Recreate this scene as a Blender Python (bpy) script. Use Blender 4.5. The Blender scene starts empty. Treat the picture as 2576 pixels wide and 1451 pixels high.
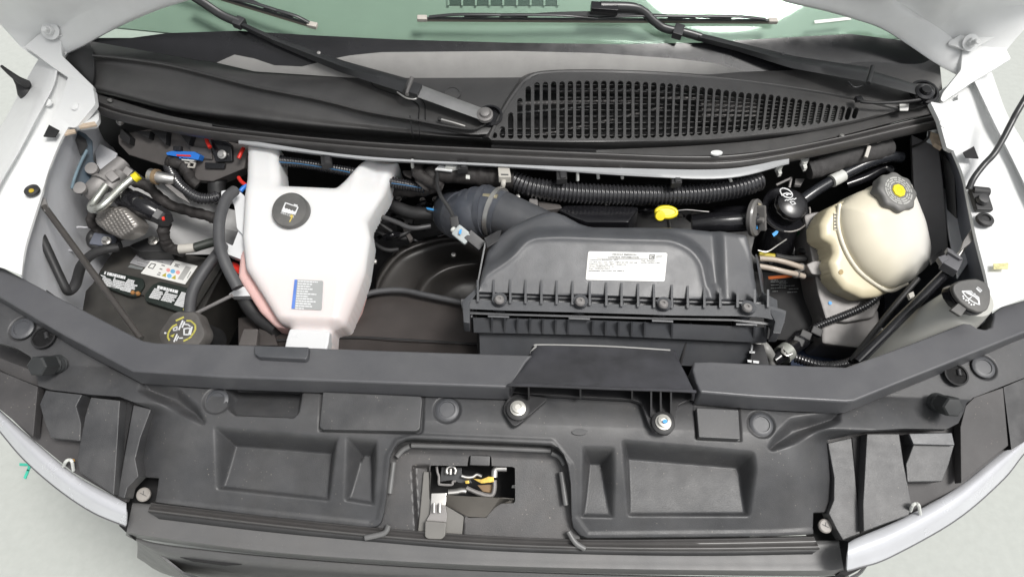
import bpy, bmesh, math, random
import numpy as np
from mathutils import Vector, Matrix, noise
from mathutils.geometry import tessellate_polygon
R = math.radians
random.seed(7)
scene = bpy.context.scene
COL = scene.collection
# ---------------- camera -------------------------------------------------
CAM = Vector((0.0, -0.86, 1.10)); PITCH = 52.0; ROLL = 2.2; HFOV = 72.0
fwd = Vector((0, math.cos(R(PITCH)), -math.sin(R(PITCH))))
rt0 = Vector((1, 0, 0)); up0 = rt0.cross(fwd)
rt = rt0*math.cos(R(ROLL)) + up0*math.sin(R(ROLL))
up = up0*math.cos(R(ROLL)) - rt0*math.sin(R(ROLL))
cd = bpy.data.cameras.new('camera'); cam = bpy.data.objects.new('camera', cd); COL.objects.link(cam)
cd.sensor_width = 36; cd.lens = 18/math.tan(R(HFOV/2)); cd.clip_start = 0.02; cd.clip_end = 500
cam.matrix_world = Matrix(((rt.x, up.x, -fwd.x, CAM.x), (rt.y, up.y, -fwd.y, CAM.y), (rt.z, up.z, -fwd.z, CAM.z), (0, 0, 0, 1)))
scene.camera = cam
# ---------------- world, sun, exposure -----------------------------------
SUN_EL, SUN_AZ = 66.0, 120.0      # azimuth measured clockwise from +y (north): the sun stands in front of the van, to the right
w = bpy.data.worlds.new('World'); scene.world = w; w.use_nodes = True
nt = w.node_tree; nt.nodes.clear()
sky = nt.nodes.new('ShaderNodeTexSky'); sky.sky_type = 'NISHITA'; sky.sun_disc = False
sky.sun_elevation = R(SUN_EL); sky.sun_rotation = R(SUN_AZ); sky.dust_density = 4.0; sky.air_density = 1.0
hs = nt.nodes.new('ShaderNodeHueSaturation'); hs.inputs['Saturation'].default_value = 0.08
bg = nt.nodes.new('ShaderNodeBackground'); bg.inputs['Strength'].default_value = 0.07
wo = nt.nodes.new('ShaderNodeOutputWorld')
nt.links.new(sky.outputs[0], hs.inputs['Color']); nt.links.new(hs.outputs[0], bg.inputs[0]); nt.links.new(bg.outputs[0], wo.inputs[0])
sl = bpy.data.lights.new('sun', 'SUN'); sl.energy = 1.5; sl.angle = R(17); sl.color = (1.0, 0.97, 0.93)
so = bpy.data.objects.new('sun', sl); COL.objects.link(so)
sd = Vector((math.sin(R(SUN_AZ))*math.cos(R(SUN_EL)), math.cos(R(SUN_AZ))*math.cos(R(SUN_EL)), math.sin(R(SUN_EL))))
so.rotation_euler = sd.to_track_quat('Z', 'Y').to_euler(); so.location = sd*6
scene.view_settings.view_transform = 'Standard'; scene.view_settings.look = 'None'
scene.view_settings.exposure = 0.93; scene.view_settings.gamma = 1.0
scene.render.engine = 'CYCLES'
scene.render.resolution_x = 1024; scene.render.resolution_y = 576

# ---------------- materials ----------------------------------------------
MATS = {}
def mat(name, col, rough=0.5, metal=0.0, var=0.15, vs=18.0, bump=0.0, bs=400.0, dust=0.0, dcol=(0.42, 0.40, 0.37), spec=0.5,
        trans=0.0, sss=0.0, coat=0.0, spots=0.0, scol=(0.5, 0.45, 0.38), streak=None, rv=0.1):
    if name in MATS: return MATS[name]
    m = bpy.data.materials.new(name); m.use_nodes = True; n = m.node_tree.nodes; L = m.node_tree.links
    b = n['Principled BSDF']; tc = n.new('ShaderNodeTexCoord')
    def noi(s, d=4, r=0.55):
        x = n.new('ShaderNodeTexNoise'); x.inputs['Scale'].default_value = s; x.inputs['Detail'].default_value = d
        x.inputs['Roughness'].default_value = r; L.new(tc.outputs['Object'], x.inputs['Vector']); return x
    def ramp(fac, a, c):
        r = n.new('ShaderNodeMapRange'); r.inputs[1].default_value = a; r.inputs[2].default_value = c; L.new(fac, r.inputs[0]); return r
    def mix(f, a, c):
        x = n.new('ShaderNodeMix'); x.data_type = 'RGBA'
        if isinstance(f, float): x.inputs[0].default_value = f
        else: L.new(f, x.inputs[0])
        for s, v in ((6, a), (7, c)):
            if hasattr(v, 'is_linked') or hasattr(v, 'links'): L.new(v, x.inputs[s])
            else: x.inputs[s].default_value = (*v, 1)
        return x.outputs[2]
    lo = tuple(max(0, c*(1-var)) for c in col); hi = tuple(min(1, c*(1+var)) for c in col)
    n1 = noi(vs, 5); out = mix(ramp(n1.outputs[0], 0.3, 0.7).outputs[0], lo, hi)
    if dust > 0:
        n2 = noi(vs*0.45, 8, 0.7); r2 = ramp(n2.outputs[0], 0.42, 0.75)
        mu = n.new('ShaderNodeMath'); mu.operation = 'MULTIPLY'; mu.inputs[1].default_value = dust; L.new(r2.outputs[0], mu.inputs[0])
        out = mix(mu.outputs[0], out, dcol)
    if spots > 0:
        v = n.new('ShaderNodeTexVoronoi'); v.inputs['Scale'].default_value = 130; L.new(tc.outputs['Object'], v.inputs['Vector'])
        r3 = ramp(v.outputs['Distance'], 0.16, 0.05); n3 = noi(30, 3); r4 = ramp(n3.outputs[0], 0.5, 0.65)
        m1 = n.new('ShaderNodeMath'); m1.operation = 'MULTIPLY'; L.new(r3.outputs[0], m1.inputs[0]); L.new(r4.outputs[0], m1.inputs[1])
        m2 = n.new('ShaderNodeMath'); m2.operation = 'MULTIPLY'; m2.inputs[1].default_value = spots; L.new(m1.outputs[0], m2.inputs[0])
        out = mix(m2.outputs[0], out, scol)
    L.new(out, b.inputs['Base Color'])
    b.inputs['Metallic'].default_value = metal
    b.inputs['Specular IOR Level'].default_value = spec
    rr = n.new('ShaderNodeMapRange'); rr.inputs[3].default_value = max(0.02, rough-rv); rr.inputs[4].default_value = min(1, rough+rv)
    n4 = noi(vs*1.7, 6); L.new(n4.outputs[0], rr.inputs[0]); L.new(rr.outputs[0], b.inputs['Roughness'])
    if trans: b.inputs['Transmission Weight'].default_value = trans
    if coat: b.inputs['Coat Weight'].default_value = coat; b.inputs['Coat Roughness'].default_value = 0.08
    if sss:
        b.inputs['Subsurface Weight'].default_value = sss; b.inputs['Subsurface Radius'].default_value = (0.03, 0.02, 0.015)
        b.inputs['Subsurface Scale'].default_value = 1.0
    if bump > 0:
        bp = n.new('ShaderNodeBump'); bp.inputs['Strength'].default_value = bump; bp.inputs['Distance'].default_value = 0.001
        n5 = noi(bs, 3); L.new(n5.outputs[0], bp.inputs['Height']); L.new(bp.outputs[0], b.inputs['Normal'])
    MATS[name] = m; return m

# ---------------- rays and planes (photo display pixels 2576 x 1451) -------
TH = math.tan(R(HFOV/2))
def ray(x, y):
    return (fwd + rt*((x-1288)/1288*TH) + up*((725.5-y)/1288*TH)).normalized()
class PL:
    def __init__(s, p0, n): s.p0 = Vector(p0); s.n = Vector(n).normalized()
    def hit(s, x, y):
        d = ray(x, y); return CAM + d*((s.p0-CAM).dot(s.n)/d.dot(s.n))
    def off(s, h): return PL(s.p0 + s.n*h, s.n)
def ZP(z): return PL((0, 0, z), (0, 0, 1))
def P(x, y, z): return ZP(z).hit(x, y)
def TP(x, y, z, slope, az=0.0):
    s, a = R(slope), R(az)
    return PL(P(x, y, z), (math.sin(a)*math.sin(s), -math.cos(a)*math.sin(s), math.cos(s)))
def P3(a, b, c):
    A, B, C = P(*a), P(*b), P(*c); n = (B-A).cross(C-A)
    if n.z < 0: n = -n
    return PL(A, n)
def T(ox, oy, pts, s=1/3.0): return [(ox+p[0]*s, oy+p[1]*s) + tuple(p[2:]) for p in pts]

# ---------------- objects ------------------------------------------------
WM = {}; ORDER = []
def reg(o, wm, parent, label=None, cat=None, group=None, kind=None):
    COL.objects.link(o); WM[o] = wm; ORDER.append(o)
    if parent is not None: o.parent = parent
    if label: o['label'] = label
    if cat: o['category'] = cat
    if group: o['group'] = group
    if kind: o['kind'] = kind
    return o
def thing(name, label, cat, group=None):
    o = bpy.data.objects.new(name, None); o.empty_display_size = 0.02
    return reg(o, None, None, label, cat, group)
def mk(name, bm, m, parent=None, label=None, cat=None, group=None, kind=None, sharp=38, flat=False):
    if not bm.verts: raise ValueError(name)
    bmesh.ops.recalc_face_normals(bm, faces=bm.faces[:])
    for f in bm.faces: f.smooth = not flat
    sa = R(sharp)
    for e in bm.edges:
        if len(e.link_faces) == 2:
            if e.calc_face_angle(0) > sa: e.smooth = False
    xs = [v.co for v in bm.verts]
    lo = Vector((min(c.x for c in xs), min(c.y for c in xs), min(c.z for c in xs))); hi = Vector((max(c.x for c in xs), max(c.y for c in xs), max(c.z for c in xs)))
    c = (lo+hi)/2
    if parent is None: c.z = lo.z
    bm.transform(Matrix.Translation(-c))
    me = bpy.data.meshes.new(name); bm.to_mesh(me); bm.free()
    ms = m if isinstance(m, (list, tuple)) else [m]
    for x in ms: me.materials.append(x)
    return reg(bpy.data.objects.new(name, me), Matrix.Translation(c), parent, label, cat, group, kind)
def dup(o, mw, parent=None, label=None):
    """copy of a mesh object and its children, moved by matrix mw (applied in world space)"""
    c = o.copy(); reg(c, mw @ WM[o], parent)
    if label: c['label'] = label
    for ch in [k for k in ORDER if k.parent == o]:
        dup(ch, mw, c)
    return c
def dup_thing(root, mw, label):
    c = root.copy(); reg(c, None, None); c['label'] = label
    for ch in [k for k in ORDER if k.parent == root]: dup(ch, mw, c)
    return c
def finalize():
    for o in ORDER:
        if o.parent is None and WM[o] is None:
            pts = []
            st = [k for k in ORDER if k.parent == o]
            while st:
                k = st.pop(); st += [q for q in ORDER if q.parent == k]
                if k.type == 'MESH':
                    bb = [WM[k] @ Vector(b) for b in k.bound_box]; pts += bb
            lo = Vector((min(p.x for p in pts), min(p.y for p in pts), min(p.z for p in pts))); hi = Vector((max(p.x for p in pts), max(p.y for p in pts), 0))
            WM[o] = Matrix.Translation(((lo.x+hi.x)/2, (lo.y+hi.y)/2, lo.z))
    for o in ORDER:
        if o.parent is None: o.matrix_basis = WM[o]
        else: o.matrix_basis = WM[o.parent].inverted() @ WM[o]

def wn(o):
    md = o.modifiers.new('flat_faces', 'WEIGHTED_NORMAL'); md.keep_sharp = True; md.weight = 80; return o
# ---------------- shape tools --------------------------------------------
def rc(poly, r, seg=4):
    """round the corners of a 2-D polygon"""
    out = []; n = len(poly)
    for i in range(n):
        a, b, c = Vector(poly[i-1][:2]), Vector(poly[i][:2]), Vector(poly[(i+1) % n][:2])
        rr = poly[i][2] if len(poly[i]) > 2 else r
        u, v = a-b, c-b; d = min(rr, u.length*0.48, v.length*0.48)
        if d < 0.01: out.append(tuple(b)); continue
        p, q = b+u.normalized()*d, b+v.normalized()*d
        for k in range(seg+1):
            t = k/seg; out.append(tuple(p*(1-t)**2 + b*2*t*(1-t) + q*t*t))
    return out
def ell(cx, cy, rx, ry=None, n=24, rot=0.0):
    ry = rx if ry is None else ry; c, s = math.cos(R(rot)), math.sin(R(rot))
    return [(cx + rx*math.cos(a)*c - ry*math.sin(a)*s, cy + rx*math.cos(a)*s + ry*math.sin(a)*c) for a in (2*math.pi*k/n for k in range(n))]
def bev(bm, w, seg=2, ang=30):
    if w <= 0: return
    es = [e for e in bm.edges if len(e.link_faces) == 2 and e.calc_face_angle(0) > R(ang)]
    if es: bmesh.ops.bevel(bm, geom=es, offset=w, segments=seg, profile=0.5, affect='EDGES', clamp_overlap=True)
def bm_prism(top, ex, holes=(), bm=None):
    bm = bm or bmesh.new(); loops = [top] + list(holes)
    if holes:
        tris = tessellate_polygon([[Vector(p) for p in l] for l in loops])
        flatv = [p for l in loops for p in l]
        A = [bm.verts.new(p) for p in flatv]; B = [bm.verts.new(p+ex) for p in flatv]
        for t in tris:
            try: bm.faces.new([A[i] for i in t]); bm.faces.new([B[i] for i in reversed(t)])
            except ValueError: pass
        k = 0
        for l in loops:
            n = len(l)
            for i in range(n):
                j = (i+1) % n
                try: bm.faces.new((A[k+i], A[k+j], B[k+j], B[k+i]))
                except ValueError: pass
            k += n
    else:
        A = [bm.verts.new(p) for p in top]; B = [bm.verts.new(p+ex) for p in top]; n = len(top)
        bm.faces.new(A); bm.faces.new(list(reversed(B)))
        for i in range(n): bm.faces.new((A[i], A[(i+1) % n], B[(i+1) % n], B[i]))
    return bm
def solid(name, poly, pl, depth, m, parent=None, bw=0.0015, seg=2, ex=None, holes=(), rnd=0, taper=0.0, **k):
    """outline in photo pixels lying on plane pl (or list of z per vertex), given thickness"""
    if rnd: poly = rc(poly, rnd)
    if isinstance(pl, (int, float)): pl = ZP(pl)
    if isinstance(pl, PL): top = [pl.hit(p[0], p[1]) for p in poly]; n = pl.n
    else: top = [P(p[0], p[1], z) for p, z in zip(poly, pl)]; n = Vector((0, 0, 1)); pl = None
    hs_ = [[pl.hit(p[0], p[1]) for p in h] for h in holes]
    e = Vector(ex) if ex is not None else -n*depth
    bm = bm_prism(top, e, hs_)
    if taper:
        c = sum(top, Vector())/len(top); bm.verts.ensure_lookup_table(); N = len(top)
        for i, v in enumerate(bm.verts):
            if i >= N: q = v.co - (c+e); v.co = c+e+q*(1+taper)
    bmesh.ops.recalc_face_normals(bm, faces=bm.faces[:])
    bev(bm, bw, seg)
    o = mk(name, bm, m, parent, **k)
    if bw: wn(o)
    return o
def crv(pts, n=8, closed=False):
    """catmull-rom through points (tuples or Vectors of any size)"""
    pts = [Vector(p) for p in pts]; N = len(pts)
    if N < 3 and not closed: return [pts[0].lerp(pts[-1], t/n) for t in range(n+1)]
    out = []; rng = N if closed else N-1
    for i in range(rng):
        if closed: p0, p1, p2, p3 = pts[i-1], pts[i], pts[(i+1) % N], pts[(i+2) % N]
        else: p1, p2 = pts[i], pts[i+1]; p0 = pts[i-1] if i else p1*2-p2; p3 = pts[i+2] if i+2 < N else p2*2-p1
        for k in range(n):
            t = k/n; out.append(0.5*((2*p1) + (p2-p0)*t + (2*p0-5*p1+4*p2-p3)*t*t + (3*p1-p0-3*p2+p3)*t**3))
    if not closed: out.append(pts[-1])
    return out
def resample(pts, n):
    pts = [Vector(p) for p in pts]; d = [0]
    for a, b in zip(pts, pts[1:]): d.append(d[-1]+(b-a).length)
    out = []; j = 0
    for i in range(n):
        s = d[-1]*i/(n-1)
        while j < len(pts)-2 and d[j+1] < s: j += 1
        t = (s-d[j])/max(1e-9, d[j+1]-d[j]); out.append(pts[j].lerp(pts[j+1], min(1, max(0, t))))
    return out
def bm_tube(path, r, seg=12, cap=True, bm=None, flat=1.0, upv=None):
    bm = bm or bmesh.new(); n = len(path)
    rs = r if isinstance(r, (list, tuple)) else [r]*n
    tang = [(path[min(n-1, i+1)]-path[max(0, i-1)]).normalized() for i in range(n)]
    a = Vector(upv) if upv else (Vector((0, 0, 1)) if abs(tang[0].z) < 0.9 else Vector((1, 0, 0)))
    nx = (a - tang[0]*a.dot(tang[0])).normalized(); rings = []
    for i in range(n):
        nx = (nx - tang[i]*nx.dot(tang[i])).normalized(); ny = tang[i].cross(nx)
        rings.append([bm.verts.new(path[i] + nx*(rs[i]*flat*math.cos(q)) + ny*(rs[i]*math.sin(q))) for q in (2*math.pi*k/seg for k in range(seg))])
    for A, B in zip(rings, rings[1:]):
        for k in range(seg): bm.faces.new((A[k], A[(k+1) % seg], B[(k+1) % seg], B[k]))
    if cap: bm.faces.new(list(reversed(rings[0]))); bm.faces.new(rings[-1])
    return bm
def tube(name, pts, r, m, parent=None, n=6, seg=12, flat=1.0, upv=None, straight=False, **k):
    """pts: (px, py, z) in photo pixels and metres, or Vectors"""
    pp = [p if isinstance(p, Vector) else P(*p) for p in pts]
    path = pp if straight else crv(pp, n)
    if isinstance(r, (list, tuple)):
        rr = [x.x for x in crv([Vector((a, 0, 0)) for a in r], n)] if not straight else r
    else: rr = r
    return mk(name, bm_tube(path, rr, seg, flat=flat, upv=upv), m, parent, **k)
def corrug(name, pts, r, m, parent=None, pitch=0.0065, amp=0.0022, seg=18, **k):
    pp = [p if isinstance(p, Vector) else P(*p) for p in pts]; c = crv(pp, 12)
    L_ = sum((b-a).length for a, b in zip(c, c[1:])); n = int(L_/pitch)*4+1
    path = resample(c, n); pat = (0.0, 1.0, 1.0, 0.0)
    rs = [r - amp + amp*pat[i % 4] for i in range(n)]
    return mk(name, bm_tube(path, rs, seg), m, parent, sharp=60, **k)
def frame(n, x=None):
    n = Vector(n).normalized(); a = Vector(x) if x is not None else (Vector((1, 0, 0)) if abs(n.x) < 0.9 else Vector((0, 1, 0)))
    u = (a - n*a.dot(n)).normalized(); return u, n.cross(u), n
def bm_lathe(prof, c, axis, seg=32, lobe=None, bm=None, sx=1.0, xdir=None):
    bm = bm or bmesh.new(); u, v, n = frame(axis, xdir); c = Vector(c); rings = []
    for r, h in prof:
        if r < 1e-6: rings.append([bm.verts.new(c + n*h)]); continue
        rg = []
        for k in range(seg):
            a = 2*math.pi*k/seg; q = r*(lobe(a, h) if lobe else 1.0)
            rg.append(bm.verts.new(c + u*(q*sx*math.cos(a)) + v*(q*math.sin(a)) + n*h))
        rings.append(rg)
    for A, B in zip(rings, rings[1:]):
        for k in range(seg):
            j = (k+1) % seg
            if len(A) == 1 and len(B) == 1: continue
            if len(A) == 1: bm.faces.new((A[0], B[k], B[j]))
            elif len(B) == 1: bm.faces.new((A[k], A[j], B[0]))
            else: bm.faces.new((A[k], A[j], B[j], B[k]))
    if len(rings[0]) > 1: bm.faces.new(list(reversed(rings[0])))
    if len(rings[-1]) > 1: bm.faces.new(rings[-1])
    return bm
def lathe(name, prof, c, axis, m, parent=None, seg=32, lobe=None, sx=1.0, xdir=None, **k):
    return mk(name, bm_lathe(prof, c, axis, seg, lobe, sx=sx, xdir=xdir), m, parent, **k)
def bm_box(c, u, v, w_, su, sv, sw, bm=None):
    bm = bm or bmesh.new(); c = Vector(c)
    u, v, w_ = (Vector(q).normalized() for q in (u, v, w_))
    V = [bm.verts.new(c + u*(su*i/2) + v*(sv*j/2) + w_*(sw*k/2)) for i in (-1, 1) for j in (-1, 1) for k in (-1, 1)]
    for f in ((0, 1, 3, 2), (4, 6, 7, 5), (0, 4, 5, 1), (2, 3, 7, 6), (0, 2, 6, 4), (1, 5, 7, 3)): bm.faces.new([V[i] for i in f])
    return bm
def box(name, c, n, x, su, sv, sw, m, parent=None, bw=0.001, **k):
    """box centred at c, 'w' axis along n, 'u' axis along x"""
    u, v, w_ = frame(n, x); bm = bm_box(c, u, v, w_, su, sv, sw); bmesh.ops.recalc_face_normals(bm, faces=bm.faces[:]); bev(bm, bw)
    return wn(mk(name, bm, m, parent, **k))
def loft(name, rows, m, parent=None, cols=60, thick=0.003, sub=3, closed_rows=False, smooth=True, tdir=None, bw=0, sharp=38, **k):
    """rows: lists of (px, py, z); a surface through them with a thickness"""
    R_ = []
    for r in rows:
        pp = [p if isinstance(p, Vector) else P(*p) for p in r]
        R_.append(resample(crv(pp, 8) if smooth else pp, cols))
    if sub > 1:
        G_ = [crv([r[i] for r in R_], sub) for i in range(cols)]
        R_ = [[g[j] for g in G_] for j in range(len(G_[0]))]
    bm = bmesh.new(); V = [[bm.verts.new(p) for p in r] for r in R_]
    for A, B in zip(V, V[1:]):
        for i in range(cols-1): bm.faces.new((A[i], A[i+1], B[i+1], B[i]))
    bmesh.ops.recalc_face_normals(bm, faces=bm.faces[:]); bm.normal_update()
    s = sum((f.normal.dot(CAM - f.calc_center_median()) > 0)*1 for f in bm.faces)
    if s < len(bm.faces)/2: bmesh.ops.reverse_faces(bm, faces=bm.faces[:])
    bm.normal_update()
    if thick > 0:
        top = bm.faces[:]; nv = {}
        for v in list(bm.verts): nv[v] = bm.verts.new(v.co + (Vector(tdir)*thick if tdir else -v.normal*thick))
        be = [e for e in bm.edges if len(e.link_faces) == 1]
        for f in top: bm.faces.new([nv[v] for v in reversed(f.verts)])
        for e in be: a, b = e.verts; bm.faces.new((a, b, nv[b], nv[a]))
    return mk(name, bm, m, parent, sharp=sharp, **k)
def sdf(poly, X, Y):
    """signed distance (positive inside) of grid points to polygon, numpy"""
    p = np.array(poly, float); n = len(p); d = np.full(X.shape, 1e9); ins = np.zeros(X.shape, bool); nx = np.zeros(X.shape); ny = np.zeros(X.shape)
    for i in range(n):
        a, b = p[i], p[(i+1) % n]; e = b-a; L2 = max(1e-18, e @ e)
        t = np.clip(((X-a[0])*e[0] + (Y-a[1])*e[1])/L2, 0, 1); qx, qy = a[0]+t*e[0], a[1]+t*e[1]
        dd = (X-qx)**2 + (Y-qy)**2; m = dd < d; d = np.where(m, dd, d); nx = np.where(m, qx, nx); ny = np.where(m, qy, ny)
        c = ((a[1] > Y) != (b[1] > Y)); den = (b[1]-a[1]) if abs(b[1]-a[1]) > 1e-12 else 1e-12
        ins ^= c & (X < (b[0]-a[0])*(Y-a[1])/den + a[0])
    d = np.sqrt(d); return np.where(ins, d, -d), nx, ny
def smin(a, b, k): h = np.clip(0.5+0.5*(b-a)/k, 0, 1); return b*(1-h)+a*h - k*h*(1-h)
def sm(x): x = np.clip(x, 0, 1); return x*x*(3-2*x)
def field(name, outline, pl, hf, m, parent=None, res=0.003, skirt=0.02, sdir=None, holes=(), **k):
    """relief on plane pl: hf(X, Y, px2uv) -> height along the normal; outline in pixels"""
    u, v, n = frame(pl.n, (1, 0, 0))
    def uv(p): q = pl.hit(p[0], p[1]) - pl.p0; return (q.dot(u), q.dot(v))
    ol = [uv(p) for p in outline]; A = np.array(ol); lo, hi = A.min(0)-res*2, A.max(0)+res*2
    xs = np.arange(lo[0], hi[0], res); ys = np.arange(lo[1], hi[1], res); X, Y = np.meshgrid(xs, ys)
    s, qx, qy = sdf(ol, X, Y)
    for h in holes:
        s2, ax, ay = sdf([uv(p) for p in h], X, Y); mm = -s2 < s; s = np.where(mm, -s2, s); qx = np.where(mm, ax, qx); qy = np.where(mm, ay, qy)
    snap = (s <= 0) & (s > -res*0.98); keep = s > -res*0.98
    X2 = np.where(snap, qx, X); Y2 = np.where(snap, qy, Y)
    H = hf(X2, Y2, uv); HB = None
    if isinstance(H, tuple): HB, H = H
    bm = bmesh.new(); V = {}
    hh, ww = X.shape
    def gv(i, j):
        if (i, j) not in V:
            q = pl.p0 + u*X2[i, j] + v*Y2[i, j]
            if HB is not None: d = q - CAM; q = q + d*(HB[i, j]/d.dot(n))
            V[(i, j)] = bm.verts.new(q + n*H[i, j])
        return V[(i, j)]
    full = keep[:-1, :-1] & keep[1:, :-1] & keep[:-1, 1:] & keep[1:, 1:]
    anyin = (s[:-1, :-1] > 0) | (s[1:, :-1] > 0) | (s[:-1, 1:] > 0) | (s[1:, 1:] > 0)
    for i, j in zip(*np.nonzero(full & anyin)):
        bm.faces.new((gv(i, j), gv(i, j+1), gv(i+1, j+1), gv(i+1, j)))
    if skirt:
        e = Vector(sdir)*skirt if sdir else -n*skirt
        be = [x for x in bm.edges if len(x.link_faces) == 1]; nv = {}
        for x in be:
            for vv in x.verts:
                if vv not in nv: nv[vv] = bm.verts.new(vv.co+e)
        for x in be:
            a, b = x.verts; bm.faces.new((a, b, nv[b], nv[a]))
    return mk(name, bm, m, parent, **k)
def uvp(uv, poly): return [uv(p) for p in poly]
def marks(name, polys, pl, m, parent, h=0.0006, **k):
    """printed shapes: thin raised patches on a plane"""
    bm = bmesh.new(); q = pl.off(h)
    for p in polys:
        if len(p) < 3: continue
        bm_prism([q.hit(*a) for a in p], -pl.n*(h*0.8), bm=bm)
    return mk(name, bm, m, parent, flat=True, **k)
def stroke(pts, wd, closed=False):
    """polyline in pixels -> list of quads"""
    out = []; n = len(pts)
    for i in range(n if closed else n-1):
        a, b = Vector(pts[i]), Vector(pts[(i+1) % n]); d = (b-a)
        if d.length < 1e-6: continue
        d.normalize(); s = Vector((-d.y, d.x))*wd/2; a = a-d*wd*0.25; b = b+d*wd*0.25
        out.append([tuple(a+s), tuple(b+s), tuple(b-s), tuple(a-s)])
    return out
def text(name, s, a, b, c, pl, m, parent, h=0.0006, **k):
    """text with baseline from pixel a to pixel b, cap height reaching pixel c above a"""
    cu = bpy.data.curves.new('t', 'FONT'); cu.body = s; cu.resolution_u = 2; cu.offset = 0.012; cu.space_line = 1.0
    o = bpy.data.objects.new('t', cu); COL.objects.link(o); dg = bpy.context.evaluated_depsgraph_get()
    me = bpy.data.meshes.new_from_object(o.evaluated_get(dg)); bpy.data.objects.remove(o); bpy.data.curves.remove(cu)
    if not me.vertices: return None
    mx = max(v.co.x for v in me.vertices); q = pl.off(h); A, B, C = q.hit(*a), q.hit(*b), q.hit(*c)
    bm = bmesh.new(); bm.from_mesh(me); bpy.data.meshes.remove(me)
    for v in bm.verts: v.co = A + (B-A)*(v.co.x/mx) + (C-A)*(v.co.y/0.70)
    bmesh.ops.triangulate(bm, faces=bm.faces[:])
    return mk(name, bm, m, parent, flat=True, **k)
def bolt_bm(r, h, bm=None, c=(0, 0, 0), n=(0, 0, 1), washer=1.45):
    bm = bm or bmesh.new()
    bm_lathe([(0, 0), (r*washer, 0), (r*washer, h*0.22), (0, h*0.22)], c, n, 20, bm=bm)
    bm_lathe([(0, h*0.2), (r, h*0.2), (r, h*0.85), (r*0.85, h), (0, h)], c, n, 6, bm=bm)
    return bm
# ---------------- palette -------------------------------------------------
M_paint = mat('white_paint', (0.74, 0.75, 0.75), 0.32, var=0.03, coat=0.4, dust=0.12, dcol=(0.5, 0.48, 0.44))
M_sheet = mat('grey_primer', (0.66, 0.67, 0.70), 0.5, var=0.05, dust=0.2, dcol=(0.3, 0.29, 0.28))
M_conc = mat('concrete', (0.44, 0.46, 0.435), 0.9, var=0.04, vs=40, dust=0.10, spots=.2, scol=(.25, .25, .24), dcol=(0.40, 0.40, 0.38), bump=0.4, bs=120)
M_blk = mat('black_plastic', (0.022, 0.022, 0.024), 0.42, spec=.85, var=0.2, dust=0.10, dcol=(0.16, 0.15, 0.14), bump=0.25, bs=900)
M_dust = mat('dusty_plastic', (0.050, 0.051, 0.054), 0.42, spec=.5, var=0.22, dust=0.30, dcol=(0.13, 0.125, 0.12), bump=0.35, bs=700, spots=0.4, rv=.16)
M_speck = mat('specked_plastic', (0.032, 0.032, 0.034), 0.45, spec=.7, var=0.25, dust=0.40, dcol=(0.13, 0.115, 0.105), bump=0.3, bs=700, spots=1.0, scol=(0.45, 0.41, 0.36), rv=.15)
M_cowl = mat('cowl_plastic', (0.058, 0.057, 0.057), 0.40, spec=.75, var=0.15, dust=0.3, dcol=(0.11, 0.105, 0.10), bump=0.25, bs=900, rv=.14)
M_abox = mat('airbox_plastic', (0.058, 0.061, 0.068), 0.42, spec=.7, var=0.14, dust=0.25, dcol=(0.13, 0.125, 0.12), bump=0.3, bs=800, rv=.16)
M_rub = mat('rubber', (0.022, 0.022, 0.023), 0.55, var=0.2, dust=0.15, dcol=(0.10, 0.10, 0.10))
M_seal = mat('seal_rubber', (0.070, 0.067, 0.066), 0.38, spec=.85, var=0.12, dust=0.12, dcol=(0.12, 0.12, 0.115))
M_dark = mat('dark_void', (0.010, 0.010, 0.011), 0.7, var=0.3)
M_gloss = mat('gloss_black', (0.012, 0.012, 0.014), 0.18, var=0.2)
M_steel = mat('zinc_steel', (0.55, 0.54, 0.52), 0.38, metal=0.9, var=0.15)
M_alu = mat('cast_aluminium', (0.25, 0.24, 0.235), 0.55, metal=0.35, var=0.15, bump=0.3, bs=500)
M_armp = mat('satin_black_metal', (0.035, 0.036, 0.038), 0.35, var=0.1, spec=0.6)
M_pin = mat('white_nylon', (0.62, 0.63, 0.60), 0.45, var=0.05)
M_print = mat('white_ink', (0.68, 0.69, 0.70), 0.6, var=0.03)
M_ink = mat('grey_ink', (0.10, 0.10, 0.10), 0.6, var=0.05)
M_yel = mat('yellow_plastic', (0.80, 0.66, 0.02), 0.35, var=0.05)
M_red = mat('red_plastic', (0.65, 0.03, 0.02), 0.4, var=0.08)
M_blue = mat('blue_plastic', (0.02, 0.17, 0.60), 0.4, var=0.08)
M_cyan = mat('blue_paint_dab', (0.06, 0.34, 0.75), 0.5, var=0.05)
M_paper = mat('label_white', (0.72, 0.72, 0.70), 0.45, var=0.02)
M_tan = mat('rusty_sealer', (0.52, 0.42, 0.32), 0.7, var=0.25, vs=60)

# ---------------- ground ---------------------------------------------------
bm = bmesh.new(); G_ = [bm.verts.new((x, y, -0.95)) for x, y in ((-40, -40), (40, -40), (40, 40), (-40, 40))]; bm.faces.new(G_)
ground = mk('ground', bm, M_conc, kind='structure')
M_grn = mat('green_chalk', (0.06, 0.50, 0.36), 0.8, var=0.2)
marks('paint_mark', stroke([(50, 1167), (75, 1168), (70, 1182), (62, 1201)], 6), ZP(-0.95), M_grn, ground, h=0.004)

# ---------------- van body -------------------------------------------------
van = thing('van', 'white van with its hood raised, seen down into the engine bay', 'van')
def mir(pts): return pts
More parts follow.
